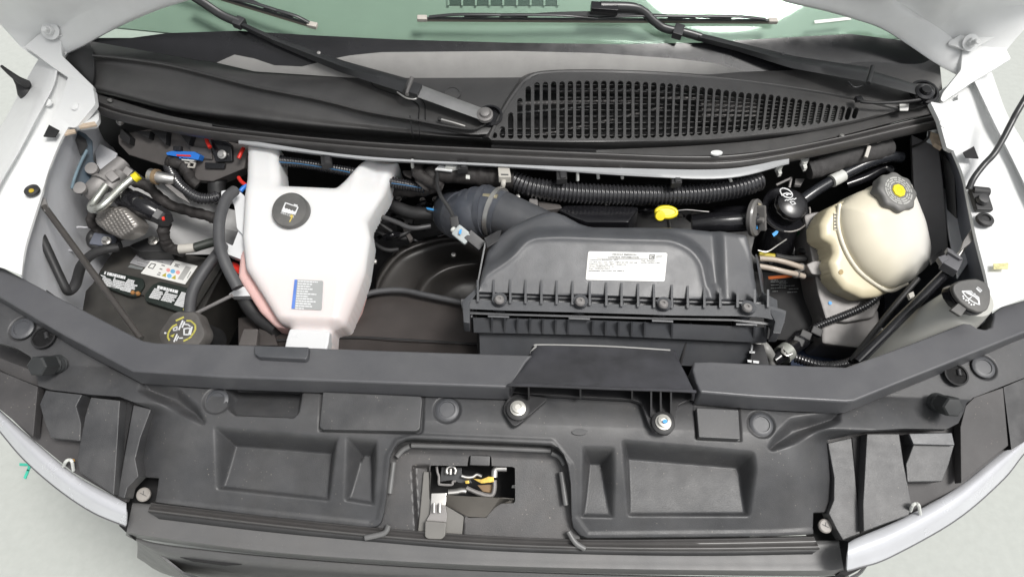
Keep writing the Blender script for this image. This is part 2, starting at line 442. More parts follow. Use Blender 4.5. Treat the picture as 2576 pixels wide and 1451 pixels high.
# left fender
FL = dict(
 outer=[(110, 120, .16), (97, 148, .15), (63, 207, .12), (0, 323, .07), (-90, 480, .02), (-170, 640, -.04)],
 crease=[(150, 150, .165), (135, 215, .15), (90, 300, .135), (45, 385, .12), (0, 463, .11), (-60, 590, .09), (-80, 650, .07)],
 mid=[(168, 165, .155), (165, 225, .145), (118, 310, .125), (80, 390, .115), (45, 480, .10), (8, 590, .085), (0, 672, .07)],
 inner=[(235, 215, .135), (205, 270, .13), (160, 340, .125), (125, 420, .115), (104, 490, .10), (70, 597, .09), (60, 640, .085), (54, 692, .07)])
loft('fender', [FL['outer'], [(x-6, y-3, z+.012) for x, y, z in FL['crease']], [(x+4, y+2, z) for x, y, z in FL['crease']], FL['mid'], FL['inner'], [(x+2, y+4, z-.02) for x, y, z in FL['inner']]], M_paint, van, cols=50, thick=0.002)
FR = dict(
 outer=[(2480, 160, .15), (2494, 180, .14), (2506, 213, .12), (2534, 287, .09), (2576, 360, .06), (2640, 470, .02), (2730, 640, -.04)],
 crease=[(2440, 185, .16), (2458, 220, .15), (2500, 310, .135), (2540, 390, .12), (2580, 473, .11), (2640, 600, .09), (2670, 720, .07)],
 mid=[(2420, 190, .15), (2432, 230, .145), (2470, 330, .125), (2500, 420, .115), (2530, 530, .10), (2560, 650, .085), (2572, 752, .07)],
 inner=[(2350, 240, .135), (2362, 290, .13), (2395, 370, .125), (2423, 440, .115), (2436, 500, .10), (2456, 597, .09), (2484, 710, .085), (2492, 783, .07)])
loft('fender', [FR['outer'], [(x+6, y-3, z+.012) for x, y, z in FR['crease']], [(x-4, y+2, z) for x, y, z in FR['crease']], FR['mid'], FR['inner'], [(x-2, y+4, z-.02) for x, y, z in FR['inner']]], M_paint, van, cols=50, thick=0.002)
# inner aprons
loft('inner_apron', [[(x+3, y+6, z-.02) for x, y, z in FL['inner']],
    [(250, 330, .03), (228, 390, .01), (205, 460, -.02), (180, 560, -.04), (150, 680, -.05), (120, 800, -.06)],
    [(300, 380, -.10), (290, 440, -.12), (270, 540, -.16), (250, 640, -.18), (250, 760, -.2), (250, 900, -.22)],
    [(420, 420, -.20), (430, 480, -.24), (440, 560, -.3), (440, 660, -.34), (430, 780, -.36), (430, 900, -.38)],
    ], M_sheet, van, cols=40, thick=0.002)
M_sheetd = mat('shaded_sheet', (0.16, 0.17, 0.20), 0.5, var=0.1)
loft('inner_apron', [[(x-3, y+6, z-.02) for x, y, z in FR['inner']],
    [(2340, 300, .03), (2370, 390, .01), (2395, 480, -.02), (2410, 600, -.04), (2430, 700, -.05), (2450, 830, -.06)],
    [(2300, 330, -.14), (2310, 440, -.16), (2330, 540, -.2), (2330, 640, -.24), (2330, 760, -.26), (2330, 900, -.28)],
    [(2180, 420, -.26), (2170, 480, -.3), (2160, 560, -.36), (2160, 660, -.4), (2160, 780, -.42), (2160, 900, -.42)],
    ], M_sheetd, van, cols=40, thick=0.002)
# pale wheelhouse bulge behind the battery
loft('wheelhouse', [[(235, 480, -.08), (330, 450, -.10), (430, 470, -.12), (560, 520, -.14), (640, 540, -.15)],
    [(230, 590, -.11), (380, 560, -.12), (470, 560, -.13), (560, 575, -.14), (640, 590, -.15)],
    [(300, 660, -.18), (380, 640, -.18), (470, 640, -.19), (560, 640, -.20), (640, 640, -.22)]], mat('pale_sheet', (0.60, 0.60, 0.60), 0.5, var=0.06), van, cols=40, thick=0.002)
# firewall + bottom
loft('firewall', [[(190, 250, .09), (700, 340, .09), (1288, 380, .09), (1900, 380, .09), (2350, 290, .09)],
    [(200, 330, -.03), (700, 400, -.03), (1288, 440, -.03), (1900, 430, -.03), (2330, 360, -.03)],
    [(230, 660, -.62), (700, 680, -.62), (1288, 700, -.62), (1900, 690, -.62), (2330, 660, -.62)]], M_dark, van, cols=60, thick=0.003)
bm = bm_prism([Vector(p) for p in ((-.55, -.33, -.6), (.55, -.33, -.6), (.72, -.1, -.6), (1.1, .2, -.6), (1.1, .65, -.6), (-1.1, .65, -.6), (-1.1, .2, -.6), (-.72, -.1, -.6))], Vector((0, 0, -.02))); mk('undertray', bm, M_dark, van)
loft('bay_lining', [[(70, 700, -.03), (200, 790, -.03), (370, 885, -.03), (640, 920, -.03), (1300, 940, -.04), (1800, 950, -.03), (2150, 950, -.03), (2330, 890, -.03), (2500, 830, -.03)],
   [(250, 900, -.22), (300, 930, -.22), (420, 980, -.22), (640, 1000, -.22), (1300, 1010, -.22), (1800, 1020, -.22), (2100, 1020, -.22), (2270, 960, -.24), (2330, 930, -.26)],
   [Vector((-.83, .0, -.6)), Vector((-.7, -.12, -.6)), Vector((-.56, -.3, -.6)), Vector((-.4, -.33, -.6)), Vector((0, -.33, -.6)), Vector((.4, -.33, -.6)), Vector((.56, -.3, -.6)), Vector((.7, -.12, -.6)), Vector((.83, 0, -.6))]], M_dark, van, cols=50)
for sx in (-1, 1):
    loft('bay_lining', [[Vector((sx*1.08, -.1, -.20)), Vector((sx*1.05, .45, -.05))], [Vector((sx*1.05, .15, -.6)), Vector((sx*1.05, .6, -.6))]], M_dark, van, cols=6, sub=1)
# painted edge rail under the cowl seal
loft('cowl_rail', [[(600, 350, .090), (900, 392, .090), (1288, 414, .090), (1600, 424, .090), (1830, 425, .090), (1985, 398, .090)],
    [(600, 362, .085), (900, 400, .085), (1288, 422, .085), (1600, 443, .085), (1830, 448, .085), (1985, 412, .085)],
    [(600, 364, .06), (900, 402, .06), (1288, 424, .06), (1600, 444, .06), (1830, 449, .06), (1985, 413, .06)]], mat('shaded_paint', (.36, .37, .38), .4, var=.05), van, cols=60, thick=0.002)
for (x, y, dx, dy) in ((1037, 403, 1, 18), (1453, 430, 0, 24), (1503, 425, 2, 24), (1563, 425, 3, 24), (1830, 432, 9, 24)):
    tube('weld_stud', [(x, y, .083), (x+dx, y+dy, .060)], 0.0035, M_pin, van, n=2, seg=10)
solid('rail_hole', ell(1803, 384, 15, 6), 0.112, 0.003, M_paint, van, bw=0)
# hinge plates on the fenders
solid('hinge_mount', [(172, 190), (235, 225), (240, 262), (190, 322), (130, 315), (124, 310), (150, 260)], TP(180, 260, .145, 22, -20), 0.012, M_paint, van, bw=0.003, rnd=6)
solid('hinge_bracket', [(218, 275), (247, 275), (249, 300), (240, 314), (196, 320)], 0.125, 0.010, M_paint, van, bw=0.002, rnd=5)
solid('sealer_patch', [(196, 313), (238, 306), (243, 314), (200, 322)], 0.126, 0.004, M_tan, van, bw=0)
solid('sealer_patch', [(150, 328), (188, 325), (190, 332), (150, 342)], 0.124, 0.004, M_tan, van, bw=0)
solid('fender_opening', [(123, 314), (149, 328), (138, 345), (109, 343)], 0.1385, 0.002, M_dark, van, bw=0)
solid('hinge_mount', [(2340, 255), (2374, 262), (2430, 245), (2452, 290), (2450, 372), (2400, 380), (2382, 372), (2362, 300)], TP(2400, 300, .150, 22, 20), 0.012, M_paint, van, bw=0.003, rnd=6)
solid('fender_opening', [(2423, 383), (2450, 368), (2462, 398), (2430, 396)], 0.139, 0.002, M_dark, van, bw=0)
solid('sealer_patch', [(2340, 330), (2362, 338), (2370, 372), (2352, 360)], 0.10, 0.01, M_tan, van, bw=0.001)
for x, y in ((148, 211), (120, 258), (188, 268)): lathe('spot_weld', [(0.009, -.002), (0.008, .0015), (0.004, .0025), (0, .0025)], P(x, y, .1475 if x < 180 else .146), (0, -.37, .93), M_paint, van, seg=16)
for x, y in ((2420, 248), (2376, 312)): lathe('spot_weld', [(0.012, -.002), (0.011, .002), (0.005, .004), (0, .004)], P(x, y, .148), (0, -.37, .93), M_paint, van, seg=16)
# plugs on the fenders
lathe('plug', [(0.014, -.002), (0.014, .003), (0.008, .005), (0.006, .004), (0, .004)], P(81, 480, .108), (0, -.1, 1), M_rub, van, seg=20)
lathe('plug_centre', [(0.005, 0), (0.004, .002), (0, .002)], P(79, 480, .113), (0, -.1, 1), mat('ochre', (0.45, 0.33, 0.03), 0.6), ORDER[-1], seg=12)
lathe('plug', [(0.017, -.002), (0.016, .004), (0.009, .006), (0.008, .003), (0, .003)], P(2477, 553, .105), (0, -.1, 1), M_rub, van, seg=20)
solid('inspection_sticker', [(2499, 663), (2537, 661), (2537, 676), (2500, 677)], 0.0985, 0.001, mat('cream_sticker', (0.62, 0.58, 0.30), 0.5, var=.3, vs=120), van, bw=0)

# ---------------- windshield, lower band, dashboard -------------------------
WS = P3((1288, 188, .150), (2150, 160, .158), (1288, 0, .257))
def wz(x, y, base, h=.020): return max(WS.off(h).hit(x, y).z, base)
M_glass = bpy.data.materials.new('tinted_glass'); M_glass.use_nodes = True
n_ = M_glass.node_tree.nodes; l_ = M_glass.node_tree.links; n_.clear()
o_ = n_.new('ShaderNodeOutputMaterial'); a_ = n_.new('ShaderNodeBsdfTransparent'); a_.inputs[0].default_value = (0.88, 0.94, 0.90, 1)
g_ = n_.new('ShaderNodeBsdfGlossy'); g_.inputs[0].default_value = (0.40, 0.48, 0.44, 1); g_.inputs['Roughness'].default_value = 0.03; f_ = n_.new('ShaderNodeFresnel'); f_.inputs[0].default_value = 1.6
x_ = n_.new('ShaderNodeMixShader'); l_.new(f_.outputs[0], x_.inputs[0]); l_.new(a_.outputs[0], x_.inputs[1]); l_.new(g_.outputs[0], x_.inputs[2]); l_.new(x_.outputs[0], o_.inputs[0])
solid('windshield', [(190, 98), (330, 118), (500, 150), (840, 185), (1288, 196), (1750, 192), (2150, 162), (2380, 160), (2300, -60), (1700, -140), (1288, -150), (800, -140), (350, -40)], WS, 0.004, M_glass, van, bw=0, flat=True)
M_dash = mat('dashboard_vinyl', (0.44, 0.49, 0.455), 0.7, var=0.06, vs=5)
solid('dashboard', [(190, 60), (500, 90), (1288, 130), (2000, 110), (2400, 90), (2300, -200), (1288, -200), (350, -200)], WS.off(-.03), 0.01, M_dash, van, bw=0, flat=True)
# defroster grille on the dash, seen through the glass
dv = solid('defroster_vent', [(1128, -30), (1404, -30), (1404, 14), (1128, 13)], WS.off(-.027), 0.002, mat('vent_dark', (0.02, 0.05, 0.04), 0.6), van, bw=0, flat=True)
for k in range(9):
    x = 1128 + k*34.5
    solid('vent_fin', [(x-2.5, -30), (x+2.5, -30), (x+2.5, 14), (x-2.5, 14)], WS.off(-.022), 0.004, M_dash, dv, bw=0, flat=True)
# black printed band along the lower glass, with painted reflections
solid('frit_and_reflection', [(180, 96), (330, 96), (420, 84), (600, 78), (760, 88), (1000, 100), (1288, 108), (1560, 112), (1760, 108), (1960, 96), (2140, 86), (2330, 110), (2400, 160), (2150, 166), (1900, 190), (1288, 198), (840, 190), (500, 152), (330, 122)], WS.off(.0012), 0.001, M_gloss, van, bw=0, flat=True)  # wavy outline also paints in the dark reflections at the left
M_refl = mat('hood_reflection_grey', (0.27, 0.265, 0.255), 0.55, var=0.08, vs=26)
solid('hood_reflection', [(545, 158), (590, 138), (640, 148), (690, 165), (760, 168), (830, 150), (880, 140), (960, 132), (1288, 129), (1500, 134), (1700, 148), (1800, 160), (1870, 181), (1900, 192), (1288, 200), (880, 196), (640, 180)], WS.off(.0028), 0.001, M_refl, van, bw=0, flat=True)  # pale strip painted in as the hood's reflection on the glass
solid('registration_sticker', [(2048, 52), (2138, 43), (2142, 50), (2050, 60)], WS.off(.003), 0.001, M_paper, van, bw=0, flat=True)

# ---------------- hood ------------------------------------------------------
hood = thing('hood', 'white hood held open, only its rear corners and hinge arms in view', 'hood')
A_ = [(150, 150, .175), (160, 133, .18), (200, 113, .2), (283, 67, .25), (383, 23, .30), (453, 0, .33), (640, -55, .40), (900, -95, .44), (1288, -120, .47), (1650, -100, .45), (1850, -45, .40), (1984, 0, .34), (2071, 20, .31), (2154, 43, .28), (2224, 67, .26), (2290, 108, .22), (2364, 158, .18), (2425, 190, .17)]
B_ = [(120, 140, .175), (128, 108, .19), (170, 78, .22), (250, 38, .27), (350, -8, .32), (420, -30, .35), (620, -90, .42), (900, -130, .46), (1288, -160, .49), (1650, -135, .47), (1880, -75, .42), (2020, -30, .36), (2110, -10, .33), (2190, 12, .30), (2262, 36, .28), (2340, 72, .24), (2405, 122, .20), (2450, 170, .18)]
C_ = [P(97, 150, .175), P(40, 108, .20), P(0, 60, .24), P(-60, 0, .3), P(-140, -60, .38), Vector((-1.0, .40, .60)), Vector((-.97, .27, .95)), Vector((-.65, .14, 1.22)), Vector((0, .08, 1.30)), Vector((.65, .14, 1.22)), Vector((.97, .27, .95)), Vector((1.0, .40, .60)), P(2740, -60, .38), P(2650, 0, .3), P(2590, 60, .26), P(2545, 110, .22), P(2501, 165, .185), P(2480, 178, .175)]
def fixrow(r): return [p if isinstance(p, Vector) else P(*p) for p in r]
Ar, Br = fixrow(A_), fixrow(B_)
up_ = Vector((0, -.6, .8))
loft('inner_panel', [[p - up_*.012 for p in Ar], Ar, [p+up_*.012 for p in Br], [(b*0.75+c*0.25)-up_*.006 for b, c in zip(Br, C_)], [(b*0.4+c*0.6) for b, c in zip(Br, C_)], C_], M_paint, hood, cols=90, thick=0.004, smooth=True)
# hinge arms
pa = P3((128, 80, .215), (237, 222, .150), (60, 110, .205))
solid('hinge_arm', [(60, 118), (128, 60), (152, 92), (156, 140), (207, 190), (236, 218), (234, 232), (215, 232), (196, 212), (133, 170), (80, 130)], pa, 0.014, M_paint, hood, bw=0.003, rnd=6)
pb = P3((2441, 110, .215), (2368, 250, .150), (2530, 140, .205))
solid('hinge_arm', [(2500, 60), (2430, 84), (2420, 130), (2417, 176), (2372, 232), (2365, 250), (2372, 258), (2384, 250), (2454, 203), (2500, 176), (2545, 148)], pb, 0.014, M_paint, hood, bw=0.003, rnd=6)
ha = solid('hinge_plate', [(-20, -45), (60, -2), (182, 76), (176, 82), (150, 92), (96, 72), (0, 22), (-40, 0)], pa.off(.010), 0.006, M_paint, hood, bw=0.002, rnd=5)
hb = solid('hinge_plate', [(2620, -30), (2560, 8), (2388, 104), (2386, 112), (2440, 128), (2470, 112), (2600, 40)], pb.off(.010), 0.006, M_paint, hood, bw=0.002, rnd=5)
for (x, y, pl, pr) in ((128, 78, pa, ha), (2441, 108, pb, hb)):
    q = pl.off(.016)
    nn = (q.n + Vector((0, -.35, -.25))).normalized()
    bm = bolt_bm(0.0105, 0.014, c=q.hit(x, y), n=nn, washer=1.75); bm_lathe([(0, 0), (.006, 0), (.006, .028), (.004, .030), (0, .030)], q.hit(x, y), nn, 12, bm=bm)
    mk('hinge_bolt', bm, M_paint, hood)
for (x, y, pl) in ((87, 8, pa), (2477, 35, pb), (2576, 32, pb)):
    solid('access_hole', ell(x, y, 18, 6, rot=12 if x < 500 else -18), pl.off(.0105), 0.002, M_dark, hood, bw=0)
for (x, y, pl) in ((75, 50, pa), (2497, 72, pb)): solid('slot_dimple', ell(x, y, 7, 3, rot=40 if x < 500 else -5), pl.off(.0115), 0.002, M_sheet, hood, bw=0)
# ---------------- cowl panel ------------------------------------------------
cowl = thing('cowl_panel', 'dark grey plastic cowl panel with a slotted air intake along the windshield base', 'cowl')
CT = [(192, 125, .165), (217, 100, .178), (277, 104, .176), (330, 113, .172), (420, 132, .168), (500, 146, .165), (640, 166, .160), (840, 181, .156), (1060, 190, .153), (1288, 193, .151), (1500, 192, .151), (1743, 189, .152), (1876, 181, .154), (2004, 176, .156), (2154, 156, .162), (2304, 122, .172), (2364, 150, .172), (2398, 178, .165)]
CS = [(200, 232, .125), (283, 235, .120), (400, 277, .112), (533, 307, .108), (672, 325, .105), (838, 342, .102), (1038, 354, .100), (1310, 366, .098), (1430, 371, .098), (1559, 373, .098), (1750, 367, .099), (1948, 350, .102), (2104, 322, .106), (2261, 284, .114), (2362, 262, .12)]
def interp(rows, x):
    for a, b in zip(rows, rows[1:]):
        if a[0] <= x <= b[0]:
            t = (x-a[0])/(b[0]-a[0]); return tuple(a[i]*(1-t)+b[i]*t for i in range(3))
    return rows[0] if x < rows[0][0] else rows[-1]
# left part: rolled gutter shape; crease line runs from top left down to the wiper pivot
CR = [(232, 140, .168), (330, 150, .168), (450, 170, .164), (638, 218, .158), (800, 250, .152), (920, 280, .146), (1035, 300, .140), (1130, 318, .134), (1190, 324, .132), (1222, 312, .130)]
low = [(232, 190, .160), (330, 218, .152), (450, 238, .146), (638, 268, .140), (800, 296, .134), (920, 312, .130), (1035, 325, .126), (1130, 336, .122), (1190, 338, .12), (1240, 340, .118)]
low = [(x, y, z-.016) for x, y, z in low]
fall = [(225, 222, .135), (330, 248, .128), (450, 276, .122), (638, 300, .117), (800, 318, .114), (920, 328, .112), (1035, 338, .110), (1130, 346, .108), (1190, 349, .107), (1240, 352, .106)]
fall = [(x, y, z-.006) for x, y, z in fall]
bot = [(218, 232, .105), (330, 258, .09), (450, 288, .084), (638, 322, .08), (800, 341, .078), (920, 350, .078), (1035, 356, .077), (1130, 361, .077), (1190, 364, .077), (1240, 366, .077)]
bot = [(x, y, z-.03) for x, y, z in bot]
loft('gutter_panel', [[(x, y-2, z+.004) for x, y, z in CR], [(x, y+2, z+.003) for x, y, z in CR], [(x, y*.75+b*.25, z-.014) for (x, y, z), (_, b, _2) in zip(CR, low)], low, fall, bot, [(x, y+22, z-.004) for x, y, z in bot]], M_cowl, cowl, cols=110, thick=0.003, sub=6, sharp=50)
# upper flat panel behind the crease
top = [interp(CT, x) for x in (217, 330, 450, 640, 840, 1000, 1100, 1200, 1280, 1340)]
mid = [(226, 136, .166), (330, 146, .163), (450, 166, .159), (638, 214, .152), (800, 246, .146), (920, 276, .140), (1035, 296, .134), (1130, 316, .128), (1195, 326, .125), (1262, 322, .122)]
loft('upper_panel', [[(x, y-1, z-.003) for x, y, z in top], mid, [(x, y+14, z-.018) for x, y, z in mid]], M_cowl, cowl, cols=90, thick=0.003, sub=4, sharp=50)
# end caps left
loft('end_trim', [[(160, 133, .17), (195, 118, .182), (222, 100, .182)], [(168, 160, .16), (205, 150, .172), (236, 138, .17)], [(186, 176, .15), (210, 185, .158), (236, 190, .160)], [(214, 215, .13), (222, 220, .135), (228, 224, .135)]], M_rub, cowl, cols=14, thick=0.004)
# ---- slotted grille: flat-ish plate with real slots
GP = P3((1290, 355, .118), (1340, 200, .158), (2240, 268, .128))
g_out = [(1236, 352), (1245, 325), (1276, 268), (1308, 222), (1330, 198), (1362, 185), (1450, 181), (1600, 184), (1750, 194), (1880, 208), (2004, 226), (2140, 250), (2258, 277), (2150, 303), (2020, 327), (1900, 340), (1780, 351), (1600, 356), (1400, 357)]
tops = [(1244, 333), (1264, 318), (1285, 283), (1308, 247), (1329, 217), (1351, 207), (1372, 206), (1393, 205), (1414, 205), (1435, 204), (1456, 203), (1477, 203), (1498, 203), (1519, 203), (1540, 203), (1561, 203), (1582, 204), (1603, 205), (1624, 206), (1645, 207), (1667, 209), (1686, 210), (1706, 212), (1727, 214), (1747, 216), (1767, 219), (1787, 221), (1807, 224), (1827, 227), (1846, 230), (1865, 232), (1884, 234), (1903, 235), (1921, 236), (1940, 238), (1958, 241), (1976, 244), (1994, 247), (2012, 250), (2031, 253), (2048, 256), (2066, 259), (2084, 262), (2102, 265), (2120, 267), (2137, 269), (2154, 271)]
def slot(i, t):
    x, y = t
    lean = -max(0, (x-1600))*0.033            # slots lean as they run to the right
    yb = np.interp(x, [1244, 1264, 1276, 1600, 1700, 1800, 1904, 1960, 2020, 2080, 2140, 2160], [347, 349, 350, 349, 345, 339, 330, 325, 318, 310, 302, 298])
    if i < 2: yb = 348
    xb = x + lean*(yb-y)/140*1.4; h = 7.0 if x < 1900 else 6.3
    h = min(h, (yb-y)/2); a = math.atan2(yb-y, xb-x); dx, dy = math.cos(a), math.sin(a); nx, ny = -dy, dx
    pts = []
    for c, s0 in (((x, y+h), math.pi), ((xb, yb-h), 0)):
        for k in range(6):
            q = s0 + math.pi*k/5
            ux, uy = math.cos(q), math.sin(q)
            pts.append((c[0] + h*(ux*nx + uy*dx), c[1] + h*(ux*ny + uy*dy)))
    return pts
slots = [slot(i, t) for i, t in enumerate(tops)]
gr = solid('intake_grille', rc(g_out, 10), GP, 0.005, M_cowl, cowl, bw=0, holes=slots, sharp=30)
# rolled rim round the plate, falling to the windshield side and to the front
rim_t = [(1236, 352), (1245, 325), (1276, 268), (1308, 222), (1330, 199), (1362, 186), (1450, 182), (1600, 185), (1750, 195), (1880, 209), (2004, 227), (2140, 251), (2258, 278)]
def on(pl, pts, h=0): q = pl.off(h); return [q.hit(*p[:2]) for p in pts]
rin = on(GP, rim_t, .0); 
ro = [P(1222, 346, .118), P(1238, 318, .125), P(1268, 262, .138), P(1300, 217, .150), P(1322, 192, .155), P(1360, 180, .156), P(1450, 175.5, .156), P(1600, 178, .155), P(1750, 188, .152), P(1880, 202, .148), P(2004, 220, .143), P(2140, 245, .136), P(2262, 272, .126)]
ro2 = [P(1212, 344, .105), P(1230, 312, .112), P(1262, 256, .126), P(1294, 212, .137), P(1318, 188, .145), P(1358, 177, .15), P(1450, 173, .15), P(1600, 175, .15), P(1750, 185, .146), P(1880, 199, .140), P(2004, 217, .134), P(2140, 242, .127), P(2266, 270, .118)]
zlift = Vector((0, -.002, .005))
loft('grille_rim', [rin, [a.lerp(b, .5)+zlift for a, b in zip(rin, ro)], ro, ro2], M_cowl, cowl, cols=90, thick=0.002, sub=4, sharp=60)
fr = [(1236, 352), (1400, 357), (1600, 356), (1780, 351), (1900, 340), (2020, 327), (2150, 303), (2258, 277)]
fr_b = [(1236, 364, .085), (1400, 371, .08), (1600, 375, .08), (1780, 369, .082), (1900, 358, .084), (2020, 343, .088), (2150, 316, .095), (2262, 284, .105)]
f0 = on(GP, fr); f1 = fixrow(fr_b)
loft('grille_front', [f0, [a.lerp(b, .35)+Vector((0, -.003, .006)) for a, b in zip(f0, f1)], f1, [P(x, y+20, z-.006) for x, y, z in fr_b]], M_cowl, cowl, cols=90, thick=0.002, sub=4, sharp=60)
# louvres lying across under the slots
lv = []
for k in range(9):
    t = (k+0.5)/9.0
    row = []
    for x in (1262, 1400, 1600, 1800, 1950, 2120):
        yt = np.interp(x, [1244, 1264, 1308, 1351, 1500, 1700, 1900, 2154], [333, 318, 247, 207, 203, 211, 235, 271]); yb = np.interp(x, [1244, 1600, 1800, 1904, 2020, 2160], [350, 349, 339, 330, 318, 298])
        row.append((x, 207 + (348-207)*t if x < 1500 else yt + (yb-yt)*t))
    if k > 0 or True:
        r = [p for p in row if p[1] > np.interp(p[0], [1244, 1264, 1308, 1340], [330, 316, 245, 200])]
        if len(r) < 3: r = row[1:]
        a = on(GP, r, -.008); b = [p + Vector((0, .004, -.010)) for p in a]
        loft('louvre', [a, b], M_cowl, cowl, cols=30, thick=0.0014, sub=1)
# dark plenum and the linkage seen through the slots
pln = thing('wiper_linkage', 'wiper linkage rods and motor lying under the slotted intake grille', 'wiper linkage')
solid('plenum_floor', [(1230, 360), (1300, 215), (1360, 190), (1750, 196), (2258, 278), (1900, 345), (1600, 360)], GP.off(-.065), 0.003, M_dark, pln, bw=0)
tube('link_rod', on(GP, [(1290, 262), (1600, 252), (1760, 246)], -.03), 0.005, M_alu, pln, n=2)
tube('link_rod', on(GP, [(1300, 285), (1560, 262), (1760, 238)], -.035), 0.004, M_armp, pln, n=2)
tube('link_rod', on(GP, [(1330, 345), (1480, 315), (1700, 262)], -.03), 0.003, M_alu, pln, n=2)
tube('frame_tube', on(GP, [(1310, 222), (1500, 226), (1720, 232)], -.035), 0.009, M_armp, pln, n=2)
box('motor_body', GP.off(-.04).hit(1830, 285), GP.n, (1, 0, 0), .13, .05, .03, M_alu, pln, bw=.006)
for x, y in ((1766, 300), (1832, 303), (1900, 300), (1960, 290)): lathe('mounting_bolt', [(.005, 0), (.004, .006), (0, .006)], GP.off(-.022).hit(x, y), GP.n, M_steel, pln, seg=10)
# right part of the cowl round the second wiper pivot
r0 = [(1330, 190, .148), (1500, 186, .148), (1743, 189, .151), (1876, 181, .153), (2004, 176, .155), (2100, 165, .158), (2200, 148, .163), (2304, 122, .168), (2364, 160, .165)]
r1 = [(1350, 196, .146), (1500, 192, .146), (1750, 202, .146), (1880, 214, .143), (2004, 232, .138), (2100, 246, .134), (2200, 262, .130), (2290, 262, .128), (2372, 240, .13)]
r2 = [(1380, 210, .13), (1500, 210, .13), (1750, 216, .13), (1880, 226, .13), (2004, 244, .125), (2100, 258, .122), (2200, 272, .119), (2290, 276, .117), (2372, 258, .115)]
loft('upper_panel', [r0, r1, r2], M_cowl, cowl, cols=80, thick=0.003, sub=4, sharp=50)
# flat ledge between the grille fall and the seal, right
loft('lower_ledge', [[(1500, 378, .094), (1760, 366, .096), (1950, 348, .099), (2104, 318, .104), (2262, 280, .112), (2355, 262, .118)],
                     [(1500, 384, .092), (1760, 392, .092), (1950, 376, .094), (2104, 344, .10), (2262, 304, .108), (2355, 284, .114)]], M_cowl, cowl, cols=60, thick=0.003, sub=3)
loft('lower_ledge', [[(212, 228, .122), (300, 254, .112), (420, 290, .108), (533, 312, .104)], [(225, 248, .118), (300, 272, .110), (420, 302, .106), (533, 322, .102)]], M_cowl, cowl, cols=40, thick=0.003)
for x, y, z in ((2117, 343, .103), (277, 254, .115)): lathe('push_clip', [(.006, 0), (.005, .004), (0, .005)], P(x, y, z), (0, 0, 1), M_steel, cowl, seg=12)
# moulded details: round plug, pivot well, panel joints, hose clip
lathe('round_cap', [(.018, 0), (.018, .003), (.015, .003), (.0145, .0015), (0, .0015)], P(1138, 236, .144), GP.n, M_cowl, cowl)
lathe('pivot_well', [(.027, -.004), (.027, .003), (.022, .004), (.020, -.012), (0, -.014)], P(1233, 292, .136), (0, -.25, .97), M_gloss, cowl, seg=40)
tube('washer_nozzle', [(1106, 300, .142), (1138, 308, .139), (1170, 318, .134)], [.003, .0025, .0025], M_steel, cowl, n=2)
lathe('nozzle_tip', [(.0045, 0), (.0045, .006), (0, .007)], P(1106, 302, .139), GP.n, M_rub, cowl, seg=12)
tube('panel_joint', [(930, 205, .1525), (948, 222, .150), (1000, 240, .146), (1050, 262, .142), (1053, 298, .1355)], .0012, M_dark, cowl, n=5, seg=6)
tube('panel_joint', [(1052, 240, .146), (1068, 262, .142), (1070, 300, .135)], .0012, M_dark, cowl, n=5, seg=6)
tube('panel_joint', [(1031, 292, .142), (1034, 310, .137), (1036, 330, .124), (1040, 352, .09)], .0013, M_dark, cowl, n=5, seg=6)
tube('panel_joint', [(1052, 300, .137), (1054, 318, .131), (1055, 335, .119), (1057, 354, .088)], .0010, M_dark, cowl, n=5, seg=6)
solid('paint_tab', [(2263, 262), (2287, 261), (2285, 278), (2264, 278)], .135, .002, M_paper, cowl, bw=0)
# right pivot well and washer hose
lathe('pivot_well', [(.032, -.004), (.032, .003), (.026, .004), (.024, -.012), (0, -.014)], P(2325, 232, .150), (0, -.25, .97), M_gloss, cowl, seg=40)
hose = tube('washer_hose', [(2160, 250, .150), (2172, 257, .150), (2230, 259, .152), (2300, 253, .156), (2340, 242, .160), (2348, 228, .162), (2336, 216, .163), (2300, 214, .162)], .0035, M_rub, None, n=8, label='thin black rubber washer hose looping round the wiper pivot beside the hood hinge', cat='hose')
box('hose_clip', P(2160, 250, .150), GP.n, (1, .2, 0), .015, .012, .010, M_gloss, cowl)
# ---------------- weather seal ----------------------------------------------
seal = thing('hood_seal', 'long double ribbed rubber weather seal across the front edge of the cowl', 'seal')
s_top = [(198, 240, .128), (240, 252, .124), (300, 274, .118), (400, 297, .112), (533, 320, .108), (672, 336, .105), (838, 352, .102), (1038, 366, .100), (1310, 378, .099), (1500, 386, .099), (1700, 394, .099), (1830, 392, .100), (1948, 378, .102), (2104, 348, .107), (2261, 310, .115), (2366, 288, .122)]
s_bot = [(202, 264, .112), (240, 280, .108), (300, 300, .102), (400, 322, .096), (533, 345, .092), (672, 361, .089), (838, 380, .086), (1038, 396, .084), (1310, 412, .083), (1500, 420, .083), (1700, 427, .083), (1830, 427, .084), (1948, 410, .086), (2104, 377, .091), (2261, 341, .099), (2366, 318, .106)]
st, sb = fixrow(s_top), fixrow(s_bot)
def mixr(t, h): return [a.lerp(b, t) + Vector((0, -.35, .95))*h for a, b in zip(st, sb)]
loft('rubber_strip', [mixr(0, -.006), mixr(0.02, .004), mixr(.16, .0065), mixr(.28, .001), mixr(.36, -.002), mixr(.45, .004), mixr(.64, .010), mixr(.84, .005), mixr(1, -.004), mixr(1.0, -.012)], M_seal, seal, cols=140, thick=0.002, sub=4, sharp=70)
for x, y in ((820, 400), (1163, 412), (1413, 438), (1702, 448)):
    q = solid('retaining_clip', [(x-14, y-14), (x+13, y-13), (x+14, y+12), (x-12, y+14)], .082, .014, M_rub, seal, bw=.001)
    solid('clip_latch', [(x-4, y-8), (x+10, y-8), (x+11, y+8), (x-3, y+9)], .086, .004, M_blk, q, bw=.001)

